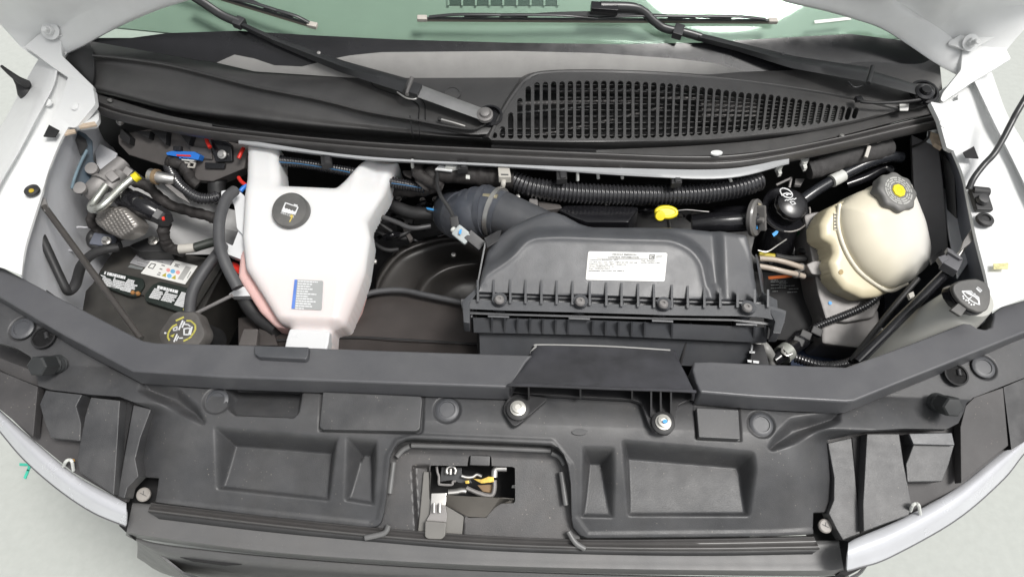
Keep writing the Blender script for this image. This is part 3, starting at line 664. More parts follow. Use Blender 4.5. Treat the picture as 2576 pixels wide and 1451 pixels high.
# ---------------- wipers -----------------------------------------------------
def arm(root, left, right, zl, zr, m=M_armp, name='arm', thick=.010):
    """tapered channel between two pixel polylines; heights follow the glass, never below the given base"""
    zl = [wz(x, y, z) for (x, y), z in zip(left, zl)]; zr = [wz(x, y, z) for (x, y), z in zip(right, zr)]
    loft(name, [[(x, y, z-thick) for (x, y), z in zip(left, zl)], [(x, y, z) for (x, y), z in zip(left, zl)],
        [((x+a)/2, (y+b)/2, z+.0015) for (x, y), (a, b), z in zip(left, right, zl)],
        [(x, y, z) for (x, y), z in zip(right, zr)], [(x, y, z-thick) for (x, y), z in zip(right, zr)]], m, root, cols=30, thick=.001, sub=1, sharp=40, smooth=False)
w1 = thing('windshield_wiper', 'left wiper with its arm crossing the cowl to a silver bolted pivot near the grille', 'wiper', 'windshield wipers')
arm(w1, [(600, 52), (700, 97), (870, 155), (1026, 198)], [(596, 66), (690, 112), (855, 182), (1012, 232)], [.16, .165, .170, .176], [.16, .163, .167, .173])
arm(w1, [(1058, 214), (1228, 278)], [(1046, 243), (1212, 303)], [.174, .152], [.170, .150], mat('grey_arm', (.30, .30, .30), .4, metal=.3), 'pivot_arm', .009)
box('hinge_block', P(1045, 226, .178), GP.n, (1, -.28, -.05), .020, .030, .012, M_armp, w1, bw=.002)
tube('hinge_pin', [(1036, 196, .180), (1024, 238, .174)], .0045, M_alu, w1, n=2)
tube('hinge_spring', [(1000, 232, .168), (1020, 246, .166), (1042, 250, .165), (1052, 244, .166)], .0022, M_steel, w1, n=5)
c = P(1220, 289, .153); lathe('pivot_nut', [(.017, -.006), (.017, .003), (.013, .005), (.011, .004), (.010, .010), (.006, .012), (0, .012)], c, (0, -.3, .95), M_alu, w1, seg=24)
tube('arm_neck', [WS.off(.018).hit(602, 58), WS.off(.02).hit(560, 40), WS.off(.025).hit(520, 14), WS.off(.03).hit(480, -12)], .008, M_armp, w1, n=6, flat=1.3)
box('neck_collar', WS.off(.020).hit(602, 58), GP.n, (1, -.4, -.1), .020, .024, .016, M_armp, w1, bw=.002)
lathe('arm_rivet', [(.0045, 0), (.004, .002), (0, .003)], P(802, 134, wz(802, 134, .168)+.001), GP.n, M_steel, w1, seg=12)
def blade(root, a, b, za, zb, cx=None, up=(0, -7), wd=1.0):
    A, B = WS.off(za).hit(*a), WS.off(za).hit(*b)
    L = lambda t, dy=0, h=0: WS.off(za+h).hit(a[0]+(b[0]-a[0])*t, a[1]+(b[1]-a[1])*t + dy)
    loft('rubber_edge', [[L(0, 4), L(1, 4)], [L(0, 9, -.006), L(1, 9, -.006)]], M_band2, root, cols=10, thick=.002, sub=1)
    tube('blade_spine', [L(0), L(.5), L(1)], .0038, M_armp, root, n=8, upv=(0, 0, 1), flat=.6)
    for t0, t1 in ((.02, .30), (.12, .5), (.5, .88), (.70, .98)):
        tube('claw_arm', [L(t0, -3, .004), L((t0*3+t1)/4, -9, .012), L((t0+t1)/2, -10, .014), L((t0+t1*3)/4, -9, .012), L(t1, -3, .004)], .0045, M_armp, root, n=5, flat=.6)
    loft('bridge', [[L(.22, -4, .010), L(.35, -16, .014), L(.5, -20, .016), L(.65, -16, .014), L(.78, -4, .010)], [L(.22, -3, .008), L(.35, -7, .012), L(.5, -8, .014), L(.65, -7, .012), L(.78, -3, .008)]], M_armp, root, cols=30, thick=.006, sub=1)
    for t in (.0, 1.0): box('end_cap', L(t, 1, .001), GP.n, B-A, .022, .013, .010, M_pin2, root, bw=.002)
M_band2 = mat('wiper_steel', (0.30, 0.26, 0.23), 0.35, metal=.3, var=.1)
M_pin2 = mat('wiper_cap', (0.45, 0.42, 0.38), 0.5, var=.1)
blade(w1, (380, -60), (786, 63), .014, .014)
w2 = thing('windshield_wiper', 'right wiper lying level on the glass with a bent neck and pivot by the hinge', 'wiper', 'windshield wipers')
arm(w2, [(1762, 84), (1860, 108), (2000, 142), (2186, 170)], [(1756, 104), (1850, 128), (1990, 172), (2178, 206)], [.16, .165, .175, .185], [.16, .163, .172, .181])
arm(w2, [(2192, 178), (2330, 220)], [(2184, 206), (2312, 240)], [.180, .166], [.178, .164], M_armp, 'pivot_arm', .010)
tube('hinge_pin', [(2196, 168, .186), (2184, 210, .180)], .005, M_armp, w2, n=2)
tube('hinge_spring', [(2134, 206, .172), (2150, 220, .170), (2172, 214, .170)], .0022, M_armp, w2, n=5)
lathe('pivot_nut', [(.020, -.006), (.020, .003), (.014, .006), (.011, .005), (.010, .012), (0, .013)], P(2324, 232, .166), (0, -.3, .95), M_gloss, w2, seg=24)
lathe('arm_rivet', [(.005, 0), (.004, .0025), (0, .003)], P(1969, 138, wz(1969, 138, .175)+.001), GP.n, M_armp, w2, seg=14)
tube('arm_neck', [*[WS.off(h).hit(x, y) for x, y, h in ((1762, 94, .018), (1720, 82, .019), (1672, 72, .02), (1645, 54, .024), (1618, 30, .028), (1585, 20, .032), (1510, 19, .034))]], [.008, .008, .008, .008, .009, .010, .011], M_armp, w2, n=8, flat=1.2)
box('neck_collar', WS.off(.022).hit(1706, 80), GP.n, (1, -.3, -.1), .022, .032, .018, M_armp, w2, bw=.002)
box('blade_mount', WS.off(.036).hit(1520, 22), GP.n, (1, 0, 0), .060, .022, .018, M_gloss, w2, bw=.002)
blade(w2, (1062, 46), (1944, 52), .014, .014)
# ---------------- radiator cover (front deck) -------------------------------
cover = thing('radiator_cover', 'broad black moulded plastic cover over the radiator, with pockets and side arms', 'radiator cover')
DP = TP(1288, 980, 0.0, 12)
# outline of the deck sheet (arms included); its back edge hides under the rear bar
d_out = [(-60, 700), (0, 745), (160, 828), (333, 925), (560, 940), (1290, 968), (1500, 985), (1760, 990), (1904, 985), (2130, 1000), (2254, 955), (2420, 885), (2576, 830), (2640, 800),
  (2640, 930), (2576, 950), (2451, 999), (2431, 1014), (2424, 1037), (2411, 1064), (2381, 1079), (2278, 1077), (2181, 1082), (2081, 1104), (2091, 1150), (2097, 1200), (2092, 1250), (2077, 1287), (2046, 1287), (2047, 1254), (2044, 1342),
  (1948, 1347), (1476, 1352), (1456, 1344), (1442, 1326), (1438, 1300), (1436, 1217), (1429, 1170), (1419, 1144), (1405, 1126), (1386, 1117), (1310, 1113), (1038, 1102), (1021, 1104), (1002, 1113), (991, 1127), (981, 1150), (971, 1254), (966, 1290), (958, 1314), (948, 1323), (931, 1325),
  (672, 1298), (392, 1262), (400, 1200), (353, 1197), (343, 1174), (340, 1134), (346, 1090), (360, 1044), (380, 1027), (300, 997), (230, 992), (127, 980), (97, 970), (88, 930), (76, 896), (40, 875), (0, 863), (-60, 845)]
pk1 = rc([(535, 1070), (856, 1098), (852, 1112), (832, 1264), (540, 1234)], 12)
pk2 = rc([(868, 1096), (952, 1104), (952, 1170), (945, 1275), (862, 1262)], 10)
pk3 = rc([(1462, 1120), (1548, 1122), (1552, 1170), (1548, 1306), (1458, 1304)], 10)
pk4 = rc([(1560, 1103), (1900, 1134), (1908, 1180), (1892, 1292), (1886, 1302), (1576, 1302)], 14)
gul1 = rc([(340, 985), (355, 950), (450, 968), (500, 1015), (524, 1062), (510, 1074), (440, 1042)], 10)
gul2 = rc([(1988, 1047), (2118, 1028), (2120, 1062), (2000, 1120), (1942, 1140), (1926, 1126), (1945, 1090)], 10)
def deck(X, Y, uv):
    # rolled form: a crest behind the pockets, then a fall towards the lip (kept on the view of the traced outline)
    _, y0 = uv((1288, 985)); _, yc = uv((1288, 1065)); _, y2 = uv((1288, 1330))
    tf = np.clip((yc-Y)/(yc-y2), 0, 1.2); tb = np.clip((Y-yc)/(y0-yc), 0, 1.6)
    B = 0.010 - 0.010*np.minimum(tb, 1.3)**2 - 0.072*tf**1.3
    for xe, dr in ((346, 1), (2090, -1)):
        xx, _ = uv((xe, 1150)); dd = (X-xx)*dr; yy = sm((uv((1288, 1045))[1]-Y)/0.03)
        B -= np.where(dd < .08, (np.clip(.08-dd, 0, .11)/.08)**2.2*0.045, 0)*yy
    H = np.zeros(X.shape)
    for pk, d, kind in ((pk1, .060, 0), (pk2, .058, 1), (pk3, .058, 1), (pk4, .060, 0)):
        P_ = uvp(uv, pk); s, _, _ = sdf(P_, X, Y); a = np.array(P_); ymax, ymin = a[:, 1].max(), a[:, 1].min()
        ramp = np.clip((Y-ymin)/(ymax-ymin), 0, 1)
        dep = .002 + d*ramp**0.85
        if kind:   # narrow pockets: the ramp is a tapering tongue, the rest of the pocket is deep
            xc = (a[:, 0].max()+a[:, 0].min())/2; half = (a[:, 0].max()-a[:, 0].min())/2
            off = 0.25*half if pk is pk2 else -0.12*half
            hw = half*(0.92-0.66*ramp); out = np.abs(X-(xc+off*ramp)) - hw
            dep = dep + .03*sm(out/.006)
        r_ = .011; wall = np.where(s < r_, 3.4*s*s/(2*r_), 3.4*(s-r_/2)); m = smin(dep, wall, .005); m = np.where(s > 0, np.maximum(m, 0), 0)
        H -= m
    for g in (gul1, gul2):
        P_ = uvp(uv, g); s, _, _ = sdf(P_, X, Y); q = np.clip(s/0.022, 0, 1); H -= np.where(s > 0, 0.026*sm(q), 0)
    s, _, _ = sdf(uvp(uv, rc([(562, 948), (758, 952), (762, 985), (752, 1038), (738, 1052), (590, 1045), (572, 1028), (566, 1000)], 6)), X, Y); a0 = uv((660, 1050))[1]; a1 = uv((660, 950))[1]
    dd = .006+.045*np.clip((Y-a0)/(a1-a0), 0, 1); H -= np.where(s > 0, smin(dd, np.maximum(s, 0)*3.0, .002), 0)
    # plate steps
    s, _, _ = sdf(uvp(uv, rc([(804, 980), (1070, 990), (1066, 1086), (1054, 1094), (800, 1086)], 6)), X, Y); H -= .0035*sm(s/.003)
    s, _, _ = sdf(uvp(uv, [(1742, 1015), (1862, 1020), (1868, 1112), (1750, 1106)]), X, Y); H -= .004*sm(s/.003)
    for cx, cy in ((545, 1007), (1125, 1030), (1915, 1067), (56, 826), (2474, 923)):
        a_, b_ = uv((cx, cy)); rr_ = np.hypot(X-a_, Y-b_); H -= .005*sm((.0255-rr_)/.004)
    # bead along the front lip
    lp_ = [uv(p) for p in ((330, 1262), (672, 1298), (931, 1325), (958, 1314), (971, 1254), (981, 1150), (1002, 1113), (1038, 1102), (1386, 1117), (1429, 1170), (1438, 1300), (1476, 1352), (1948, 1347), (2044, 1342))]
    dmin = np.full(X.shape, 9.)
    for (ax, ay), (bx, by) in zip(lp_, lp_[1:]):
        L2 = (bx-ax)**2+(by-ay)**2; t = np.clip(((X-ax)*(bx-ax)+(Y-ay)*(by-ay))/L2, 0, 1); dmin = np.minimum(dmin, np.hypot(X-ax-t*(bx-ax), Y-ay-t*(by-ay)))
    H += .003*sm((.011-dmin)/.008)
    e = uv((1288, 1330))[1]
    return B, H
field('deck', d_out, DP, deck, M_dust, cover, res=0.0019, skirt=0.012, sharp=75)
# arms: step edge strip (raised rear bar)
barL = [(-60, 640), (0, 668), (130, 738), (358, 855), (390, 861), (633, 867), (900, 878), (1200, 888), (1340, 892), (1322, 912), (1284, 974), (1000, 964), (563, 948), (333, 933), (160, 842), (0, 747), (-60, 715)]
solid('rear_bar', barL, 0.050, 0.045, mat('bar_plastic', (0.072, 0.073, 0.080), 0.40, spec=.8, var=.06, dust=.3, dcol=(.14, .14, .14), bump=.25, bs=900), cover, bw=0.004, seg=3)
barR = [(1745, 909), (1790, 908), (1904, 914), (2128, 922), (2300, 860), (2424, 812), (2440, 812), (2458, 824), (2478, 828), (2494, 822), (2499, 800), (2500, 784), (2520, 770), (2640, 735), (2640, 815), (2576, 837), (2274, 958), (2150, 1008), (2130, 1010), (1904, 998), (1762, 986), (1750, 960), (1742, 930)]
solid('rear_bar', barR, 0.050, 0.045, MATS['bar_plastic'], cover, bw=0.004, seg=3)
solid('tank_rest', [(638, 868), (778, 872), (774, 898), (768, 903), (652, 897), (640, 890)], .062, .02, M_abox, cover, bw=.003)
# boxes and plates standing on the deck
solid('cover_plate', [(812, 985), (1060, 996), (1062, 1010), (1056, 1078), (1046, 1084), (810, 1080), (803, 1072)], DP.off(.018), .02, M_dust, cover, bw=.002, rnd=5)
solid('cover_plate', [(1752, 1025), (1858, 1030), (1862, 1104), (1758, 1099)], DP.off(.020), .02, M_dust, cover, bw=.002, rnd=3)
# push-in clips
def clip(x, y, z, r=.0165, par=cover):
    pl = DP.off(z); o = lathe('push_clip', [(r*1.25, -.003), (r*1.25, .0006), (r, .003), (r*.86, .003), (r*.80, .0012), (0, .0015)], pl.hit(x, y), pl.n, M_abox, par, seg=28); return o
for x, y, z in ((545, 1007, .001), (1125, 1030, .004), (1915, 1067, .005), (56, 826, -.004), (2474, 923, -.004)): clip(x, y, z)
for x, y, rx, ry in ((110, 849, 19, 19), (2405, 942, 21, 20)):
    q = lathe('drain_hole', [(.0215, 0), (.0215, .0025), (.0185, .0025), (.018, -.0), (0, 0)], DP.off(.0008).hit(x, y), DP.n, M_dark, cover, seg=28)
    tube('hole_tab', [DP.off(.0012).hit(x+6, y-12), DP.off(.002).hit(x+9, y+3)], .004, M_blk, q, n=2)
solid('moulded_pip', ell(1458, 1086, 20, 8), DP.off(.010), .004, M_dust, cover, bw=.0005)
for x, y in ((700, 1106), (1736, 1155)): solid('drain_slot', ell(x, y, 14, 5), DP.off(-.055), .003, M_dark, cover, bw=0)
# rubber bump stops
M_stop = mat('stop_rubber', (0.028, 0.030, 0.031), .45, var=.15)
def stop(b, t, label, r=.016):
    A, B = DP.off(0).hit(*b), None
    pl = DP.off(.055); B = pl.hit(*t); ax = (B-A); L_ = ax.length
    s = thing('bump_stop', label, 'bump stop', 'rubber hood bump stops')
    lathe('threaded_stem', [(r*.95, 0), (r*1.05, .003), (r*.9, .006), (r*1.05, .010), (r*.9, .014), (r*1.0, .018), (r*.8, .022), (r*.8, L_*.5)], A, ax, M_stop, s, seg=24)
    lathe('hexagon_head', [(r*.9, L_*.38), (r*1.12, L_*.42), (r*1.12, L_*.95), (r*.95, L_)] + [(0, L_+.001)], A, ax, M_stop, s, seg=6, sharp=25)
stop((150, 915), (90, 921), 'black hexagonal rubber bump stop on the left arm of the radiator cover')
stop((2352, 1010), (2400, 1024), 'black hexagonal rubber bump stop on the right arm of the radiator cover')

# ---------------- panels beside the deck (lamp housings) ---------------------
for side in (0, 1):
    ln = ('left', 'right')[side]
    lp = thing('lamp_housing', 'dark plastic lamp housing with a silver top edge at the front %s of the van' % ln, 'lamp housing', 'lamp housings')
    if side == 0:
        TT = lambda L: T(0, 967, L)
        base = TT([(-150, -180), (-150, 120), (20, 190), (240, 405), (560, 665), (860, 838), (950, 885), (1000, 770), (1060, 700), (1010, 600), (1060, 380), (1150, 180), (900, 90), (300, 10), (260, -100), (0, -200)])
        solid('side_panel', base, TP(100, 1100, -.055, 20), .01, mat('side_plastic', (0.048, 0.046, 0.047), .6, var=.12, dust=.3, dcol=(.12, .113, .112), spots=.3), lp, bw=0)
        Q = TP(150, 1100, -.030, 20)
        solid('box_block', TT([(345, 45), (620, 75), (575, 160), (610, 290), (605, 425), (380, 400), (330, 270), (300, 155)]), Q.off(.006), .05, M_dust, lp, bw=.002, taper=.05)
        solid('block_top', TT([(345, 42), (622, 75), (577, 162), (298, 152)]), P3((115, 981, -.006), (207, 992, -.006), (150, 1018, -.012)).off(.004), .006, M_abox, lp, bw=.0015)
        solid('flat_rib', TT([(685, 95), (905, 120), (860, 835), (600, 660), (580, 560), (640, 240)]), Q.off(.004), .03, M_dust, lp, bw=.002)
        solid('flat_rib', TT([(1005, 150), (1140, 185), (1060, 400), (1020, 560), (1045, 690), (960, 780), (940, 860), (885, 840)]), Q.off(-.012), .03, M_dust, lp, bw=.002)
        solid('shadow_gap', TT([(912, 125), (1003, 150), (880, 830), (862, 825)]), Q.off(-.020), .002, M_dark, lp, bw=0)
        solid('flat_rib', TT([(-150, -180), (0, -100), (285, 15), (250, 395), (0, 190), (-150, 60)]), Q.off(.000), .02, MATS['side_plastic'], lp, bw=.002)
        up1 = [(-60, 975), (0, 1032), (80, 1104), (187, 1194), (287, 1249), (318, 1266)]; lo1 = [(-60, 1010), (0, 1084), (63, 1157), (147, 1230), (233, 1287), (316, 1322)]
    else:
        TT = lambda L: T(1904.4, 967, L)
        base = TT([(2150, -150), (2100, 400), (2015, 430), (1820, 530), (1500, 790), (1100, 1010), (700, 1180), (620, 1170), (540, 960), (585, 870), (580, 700), (530, 420), (830, 345), (1430, 340), (1530, 280), (1570, 140), (1640, 90), (2015, -60)])
        solid('side_panel', base, TP(2400, 1150, -.060, 20), .01, MATS['side_plastic'], lp, bw=0)
        Q = TP(2400, 1150, -.036, 20)
        solid('box_block', TT([(1150, 370), (1470, 365), (1490, 460), (1450, 600), (1400, 730), (1135, 735), (1125, 600), (1180, 450)]), Q.off(.006), .05, M_dust, lp, bw=.002, taper=.05)
        solid('block_top', TT([(1148, 368), (1472, 362), (1494, 458), (1182, 450)]), P3((2287, 1090, -.012), (2394, 1088, -.012), (2350, 1118, -.018)).off(.004), .006, M_abox, lp, bw=.0015)
        solid('flat_rib', TT([(830, 370), (1075, 370), (1110, 600), (1170, 900), (1150, 985), (805, 1110), (800, 900)]), Q.off(.004), .03, M_dust, lp, bw=.002)
        solid('flat_rib', TT([(535, 440), (715, 400), (745, 700), (780, 1125), (650, 1175), (600, 1090), (540, 970), (580, 870), (582, 700)]), Q.off(-.014), .03, M_dust, lp, bw=.002)
        solid('shadow_gap', TT([(718, 400), (828, 372), (800, 1110), (782, 1120)]), Q.off(-.020), .002, M_dark, lp, bw=0)
        solid('flat_rib', TT([(1575, 160), (1640, 95), (1860, 20), (1900, 460), (1540, 745), (1535, 320)]), Q.off(.000), .02, MATS['side_plastic'], lp, bw=.002)
        solid('lamp_back', TT([(1860, 20), (2100, -80), (2100, 380), (1920, 490)]), Q.off(-.004), .02, M_gloss, lp, bw=0)
        up1 = [(2134, 1366), (2160, 1352), (2271, 1304), (2404, 1230), (2511, 1144), (2576, 1100), (2640, 1040)]; lo1 = [(2131, 1434), (2160, 1426), (2238, 1400), (2404, 1307), (2521, 1207), (2576, 1140), (2640, 1075)]
    M_hose_g = mat('gasket_grey', (.10, .10, .105), .5); M_lens = mat('silver_trim', (0.62, 0.63, 0.66), .25, metal=.3, var=.04, coat=.5)
    a = [(x, y, -.075) for x, y in up1]; b = [(x, y, -.095) for x, y in lo1]
    loft('silver_edge', [[(x, y, z-.012) for x, y, z in a], a, [(x*.6+p*.4, y*.6+q*.4, z+.004) for (x, y, z), (p, q, _) in zip(a, b)], [(x*.15+p*.85, y*.15+q*.85, z-.012) for (x, y, z), (p, q, _) in zip(a, b)], b, [(x, y+3, z-.02) for x, y, z in b]], M_lens, lp, cols=70, thick=.003, sub=4, sharp=60)
    # dark gasket line along the lower edge
    tube('gasket', [(x, y+1, -.096) for x, y in lo1], .0013, M_hose_g, lp, n=8, seg=8)
    # wire spring clip hooked over the trim
    cx, cy = ((174, 1168), (2304, 1278))[side]
    wb = thing('spring_clip', 'bent white wire spring clip hooked over the %s silver lamp edge' % ln, 'clip', 'wire clips on the lamp edges')
    s_ = 1 if side == 0 else .4
    tube('wire', [(cx-14, cy+8-4*s_, -.068), (cx-8, cy-8, -0.046), (cx, cy-12, -.048), (cx+7, cy-8, -0.046), (cx+11, cy+14, -.068)], .0028, M_pin, wb, n=4, seg=8)
    if side == 0: solid('lamp_seat', ell(181, 1157, 7, 4), -.055, .002, mat('amber', (.45, .24, .05), .5), wb, bw=0)

# ---------------- front grille panel and bumper ------------------------------
fg = thing('radiator_grille', 'dark grey front grille panel with a rubber lip below the radiator cover', 'grille')
M_gp = mat('grille_plastic', (0.105, 0.105, 0.106), .42, var=.06, dust=.25, dcol=(.18, .17, .16), bump=.2, bs=900, spots=.15)
gt = [(333, 1266, -.072), (380, 1270, -.072), (672, 1305, -.075), (1000, 1340, -.078), (1310, 1356, -.080), (1700, 1362, -.079), (2061, 1361, -.077), (2110, 1359, -.075)]
gm = [(318, 1338, -.090), (380, 1350, -.092), (672, 1388, -.095), (1000, 1412, -.097), (1310, 1426, -.098), (1700, 1434, -.098), (2061, 1436, -.096), (2122, 1430, -.095)]
gb = [(316, 1345, -.125), (380, 1358, -.127), (672, 1396, -.13), (1000, 1421, -.13), (1310, 1436, -.13), (1700, 1445, -.13), (2061, 1448, -.13), (2124, 1440, -.128)]
DZ = -.050
gt, gm, gb = ([(x, y, z+DZ) for x, y, z in r] for r in (gt, gm, gb))
def mx(a, b, t, dz=0): return [(p[0]*(1-t)+q[0]*t, p[1]*(1-t)+q[1]*t, p[2]*(1-t)+q[2]*t+dz) for p, q in zip(a, b)]
loft('top_strip', [[(x, y, z-.02) for x, y, z in gt], gt, mx(gt, gm, .5, .002), mx(gt, gm, .9, .0025), gm, gb], M_gp, fg, cols=110, thick=.004, sub=3, sharp=60)
l0 = [(380, 1262, -.058), (672, 1296, -.062), (940, 1324, -.066), (1200, 1344, -.068), (1460, 1354, -.068), (1760, 1352, -.066), (2046, 1346, -.064)]
l1 = [(372, 1286, -.066), (672, 1322, -.070), (940, 1350, -.074), (1200, 1370, -.076), (1460, 1380, -.076), (1760, 1384, -.074), (2062, 1380, -.072)]
l2 = [(398, 1303, -.074), (672, 1336, -.078), (940, 1362, -.082), (1200, 1382, -.084), (1460, 1392, -.084), (1760, 1396, -.082), (2044, 1392, -.080)]
l0, l1, l2 = ([(x, y, z+DZ) for x, y, z in r] for r in (l0, l1, l2))
loft('rubber_lip', [[(x, y, z-.015) for x, y, z in l0], mx(l0, l1, .1), mx(l0, l1, .45, -.006), mx(l0, l1, .8, .004), mx(l0, l1, 1, .001), [(x, y+1, z-.004) for x, y, z in l1]], M_seal, fg, cols=110, thick=.002, sub=4, sharp=70)
loft('rubber_lip', [mx(l1, l2, 0, -.003), mx(l1, l2, .5, .0), l2, [(x, y+2, z-.006) for x, y, z in l2]], M_rub, fg, cols=110, thick=.002, sub=2, sharp=60)
# lower grille body and bumper top
bt = [(316, 1345, -.130), (400, 1370, -.140), (672, 1400, -.145), (1000, 1425, -.145), (1310, 1440, -.145), (1700, 1450, -.145), (2061, 1452, -.145), (2124, 1442, -.14)]
bb = [(345, 1362, -.20), (440, 1410, -.22), (700, 1440, -.22), (1000, 1460, -.22), (1310, 1480, -.22), (1700, 1490, -.22), (2061, 1490, -.22), (2140, 1456, -.20)]
bt = [(x, y, z-.048) for x, y, z in bt]; bb = [(x, y, z-.03) for x, y, z in bb]
loft('grille_body', [bt, mx(bt, bb, .5, .015), bb, [(x, y+40, z-.2) for x, y, z in bb]], M_gp, fg, cols=80, thick=.004, sub=3, sharp=60)
solid('air_slot', T(0, 967, [(1270, 1270), (1500, 1280), (1800, 1330), (1860, 1350), (1700, 1360), (1450, 1330)]), -.212, .004, M_dark, fg, bw=0)
bump = thing('front_bumper', 'dark textured front bumper under the grille panel, mostly out of frame', 'bumper')
loft('bumper_shell', [[(400, 1396, -.24), (430, 1420, -.25), (480, 1450, -.26), (700, 1500, -.26), (1288, 1540, -.26), (1900, 1530, -.26), (2130, 1460, -.25), (2186, 1418, -.24)],
     [(410, 1410, -.35), (450, 1440, -.36), (500, 1480, -.40), (720, 1540, -.4), (1288, 1580, -.4), (1900, 1560, -.4), (2110, 1480, -.36), (2170, 1440, -.3)]], M_dust, bump, cols=50, thick=.004)
# round white pins in the gaps beside the deck
for x, y, ln in ((360, 1243, 'left'), (2077, 1322, 'right')):
    b_ = thing('grille_fastener', 'pale round fastener with a cross slot in the gap %s of the grille' % ln, 'fastener', 'grille fasteners')
    lathe('head', [(.012, -.004), (.012, 0), (.010, .002), (0, .002)], P(x, y, -.105), (0, -.3, .95), mat('fastener_grey', (.30, .28, .26), .5), b_, seg=24)
    marks('slot', stroke([(x-8, y-4), (x+8, y+4)], 1.6) + stroke([(x+1, y-9), (x, y+1)], 1.6), TP(x, y, -.103, 17), M_ink, b_)

solid('corner_cavity', [(325, 1180), (352, 1190), (410, 1195), (410, 1275), (330, 1275), (290, 1250)], -.150, .004, M_dark, fg, bw=0)
solid('corner_cavity', [(2110, 1200), (2085, 1270), (2030, 1240), (2030, 1370), (2120, 1372), (2140, 1340), (2110, 1290)], -.150, .004, M_dark, fg, bw=0)

solid('corner_cavity', [(2112, 1352), (2160, 1340), (2180, 1420), (2128, 1448), (2112, 1440)], -.155, .02, M_dark, fg, bw=0)
solid('corner_cavity', [(300, 1250), (340, 1262), (330, 1350), (300, 1322)], -.155, .02, M_dark, fg, bw=0)

solid('side_panel', [(-60, 845), (60, 870), (95, 900), (100, 985), (0, 965), (-60, 950)], -.10, .01, MATS['side_plastic'], fg, bw=0)
def mpp(x, y, z): return (P(x, y, z)-CAM).dot(fwd)*TH/1288
def inflate(name, outline, pl, h, wd, m, parent, res=.003, skirt=.02, extra=None, power=.5, **k):
    def hf(X, Y, uv):
        s, _, _ = sdf(uvp(uv, outline), X, Y); q = np.clip(s/wd, 0, 1); H = h*np.power(np.clip(1-(1-q)**2, 0, 1), power)
        if extra: H = H + extra(X, Y, uv, s)
        return H
    return field(name, outline, pl, hf, m, parent, res=res, skirt=skirt, **k)
def dashes(A, B, C, rows, pl, m, parent, seed=1, fill=.55, h=.0006, name='lettering'):
    """rows of word-length bars in the parallelogram A (top left), B (top right), C (bottom left); rows: list of (x0, x1) spans"""
    r = random.Random(seed); A, B, C = Vector(A), Vector(B), Vector(C); U, V_ = B-A, C-A; n = len(rows); out = []
    for i, sp in enumerate(rows):
        if not sp: continue
        y0, y1 = (i+.5-fill/2)/n, (i+.5+fill/2)/n; x = sp[0]
        while x < sp[1]-.02:
            w_ = min(sp[1]-x, r.uniform(.05, .17)); q = [(x, y0), (x+w_, y0), (x+w_, y1), (x, y1)]
            out.append([tuple(A + U*a + V_*b) for a, b in q]); x += w_+.022
    return marks(name, out, pl, m, parent, h=h)
def grad_mat(name, c0, c1, y0, y1, axis=1, rough=.35, sss=.0, extra=None):
    """colour blend along an object axis"""
    m = mat(name, c0, rough, var=.02, sss=sss); n = m.node_tree.nodes; L = m.node_tree.links; b = n['Principled BSDF']
    tc = n.new('ShaderNodeTexCoord'); sp = n.new('ShaderNodeSeparateXYZ'); L.new(tc.outputs['Object'], sp.inputs[0])
    mr = n.new('ShaderNodeMapRange'); mr.interpolation_type = 'SMOOTHSTEP'; mr.inputs[1].default_value = y0; mr.inputs[2].default_value = y1; L.new(sp.outputs[axis], mr.inputs[0])
    mx_ = n.new('ShaderNodeMix'); mx_.data_type = 'RGBA'; L.new(mr.outputs[0], mx_.inputs[0])
    src = b.inputs['Base Color'].links[0].from_socket; L.new(src, mx_.inputs[6]); mx_.inputs[7].default_value = (*c1, 1); L.new(mx_.outputs[2], b.inputs['Base Color'])
    return m
# ---------------- coolant surge tank -----------------------------------------
tank = thing('coolant_tank', 'white translucent coolant tank with two upper necks, a black cap and pink fluid low down', 'coolant tank')
TK = P3((770, 870, -.055), (640, 375, .066), (960, 405, .066))
M_tank = grad_mat('tank_white', (0.70, 0.70, 0.70), (0.71, 0.645, 0.635), .0, -.14, sss=.25)
M_tank2 = mat('tank_clear', (0.66, 0.67, 0.68), .3, var=.02)
M_pink = mat('pink_coolant_wall', (0.78, 0.50, 0.47), .3, var=.06, sss=.3)
t_out = rc([(620, 360), (700, 362), (700, 400), (706, 466), (846, 473), (905, 405), (925, 385), (1000, 392), (975, 440), (961, 483), (931, 533), (922, 552), (928, 590), (915, 677), (891, 750), (868, 817), (835, 830), (828, 860), (818, 895), (712, 890), (722, 845), (728, 822), (702, 812), (660, 742), (620, 680), (611, 600), (616, 520), (618, 480)], 7)
def tank_x(X, Y, uv, s):
    H = np.zeros(X.shape)
    # right flank falls away, soft vertical crease
    x0, _ = uv((868, 600)); x1, _ = uv((925, 600)); H -= .022*sm((X-x0)/(x1-x0))
    _, ya = uv((770, 800)); _, yb = uv((770, 832)); H -= .016*sm((ya-Y)/(ya-yb))
    _, yc = uv((770, 500)); _, yd = uv((770, 440)); H -= .012*sm((Y-yc)/(yd-yc))
    return H
inflate('tank_body', t_out, TK, .016, .022, M_tank, tank, res=.0026, skirt=.055, extra=tank_x, sharp=60)
inflate('lower_shell', rc([(606, 640), (640, 600), (915, 610), (917, 680), (896, 752), (872, 822), (838, 836), (694, 824), (655, 786), (600, 700)], 8), TK.off(-.022), .008, .014, M_pink, tank, skirt=.07, sharp=60)
solid('lower_neck', [(728, 826), (830, 832), (826, 862), (819, 890), (713, 884), (720, 852)], TK.off(.0055), .03, M_tank2, tank, bw=.004, seg=3)
solid('mount_bracket', [(556, 480), (598, 476), (612, 490), (622, 500), (620, 600), (596, 575), (590, 520), (584, 503), (558, 500)], TK.off(-.012), .02, M_tank2, tank, bw=.003, rnd=6)
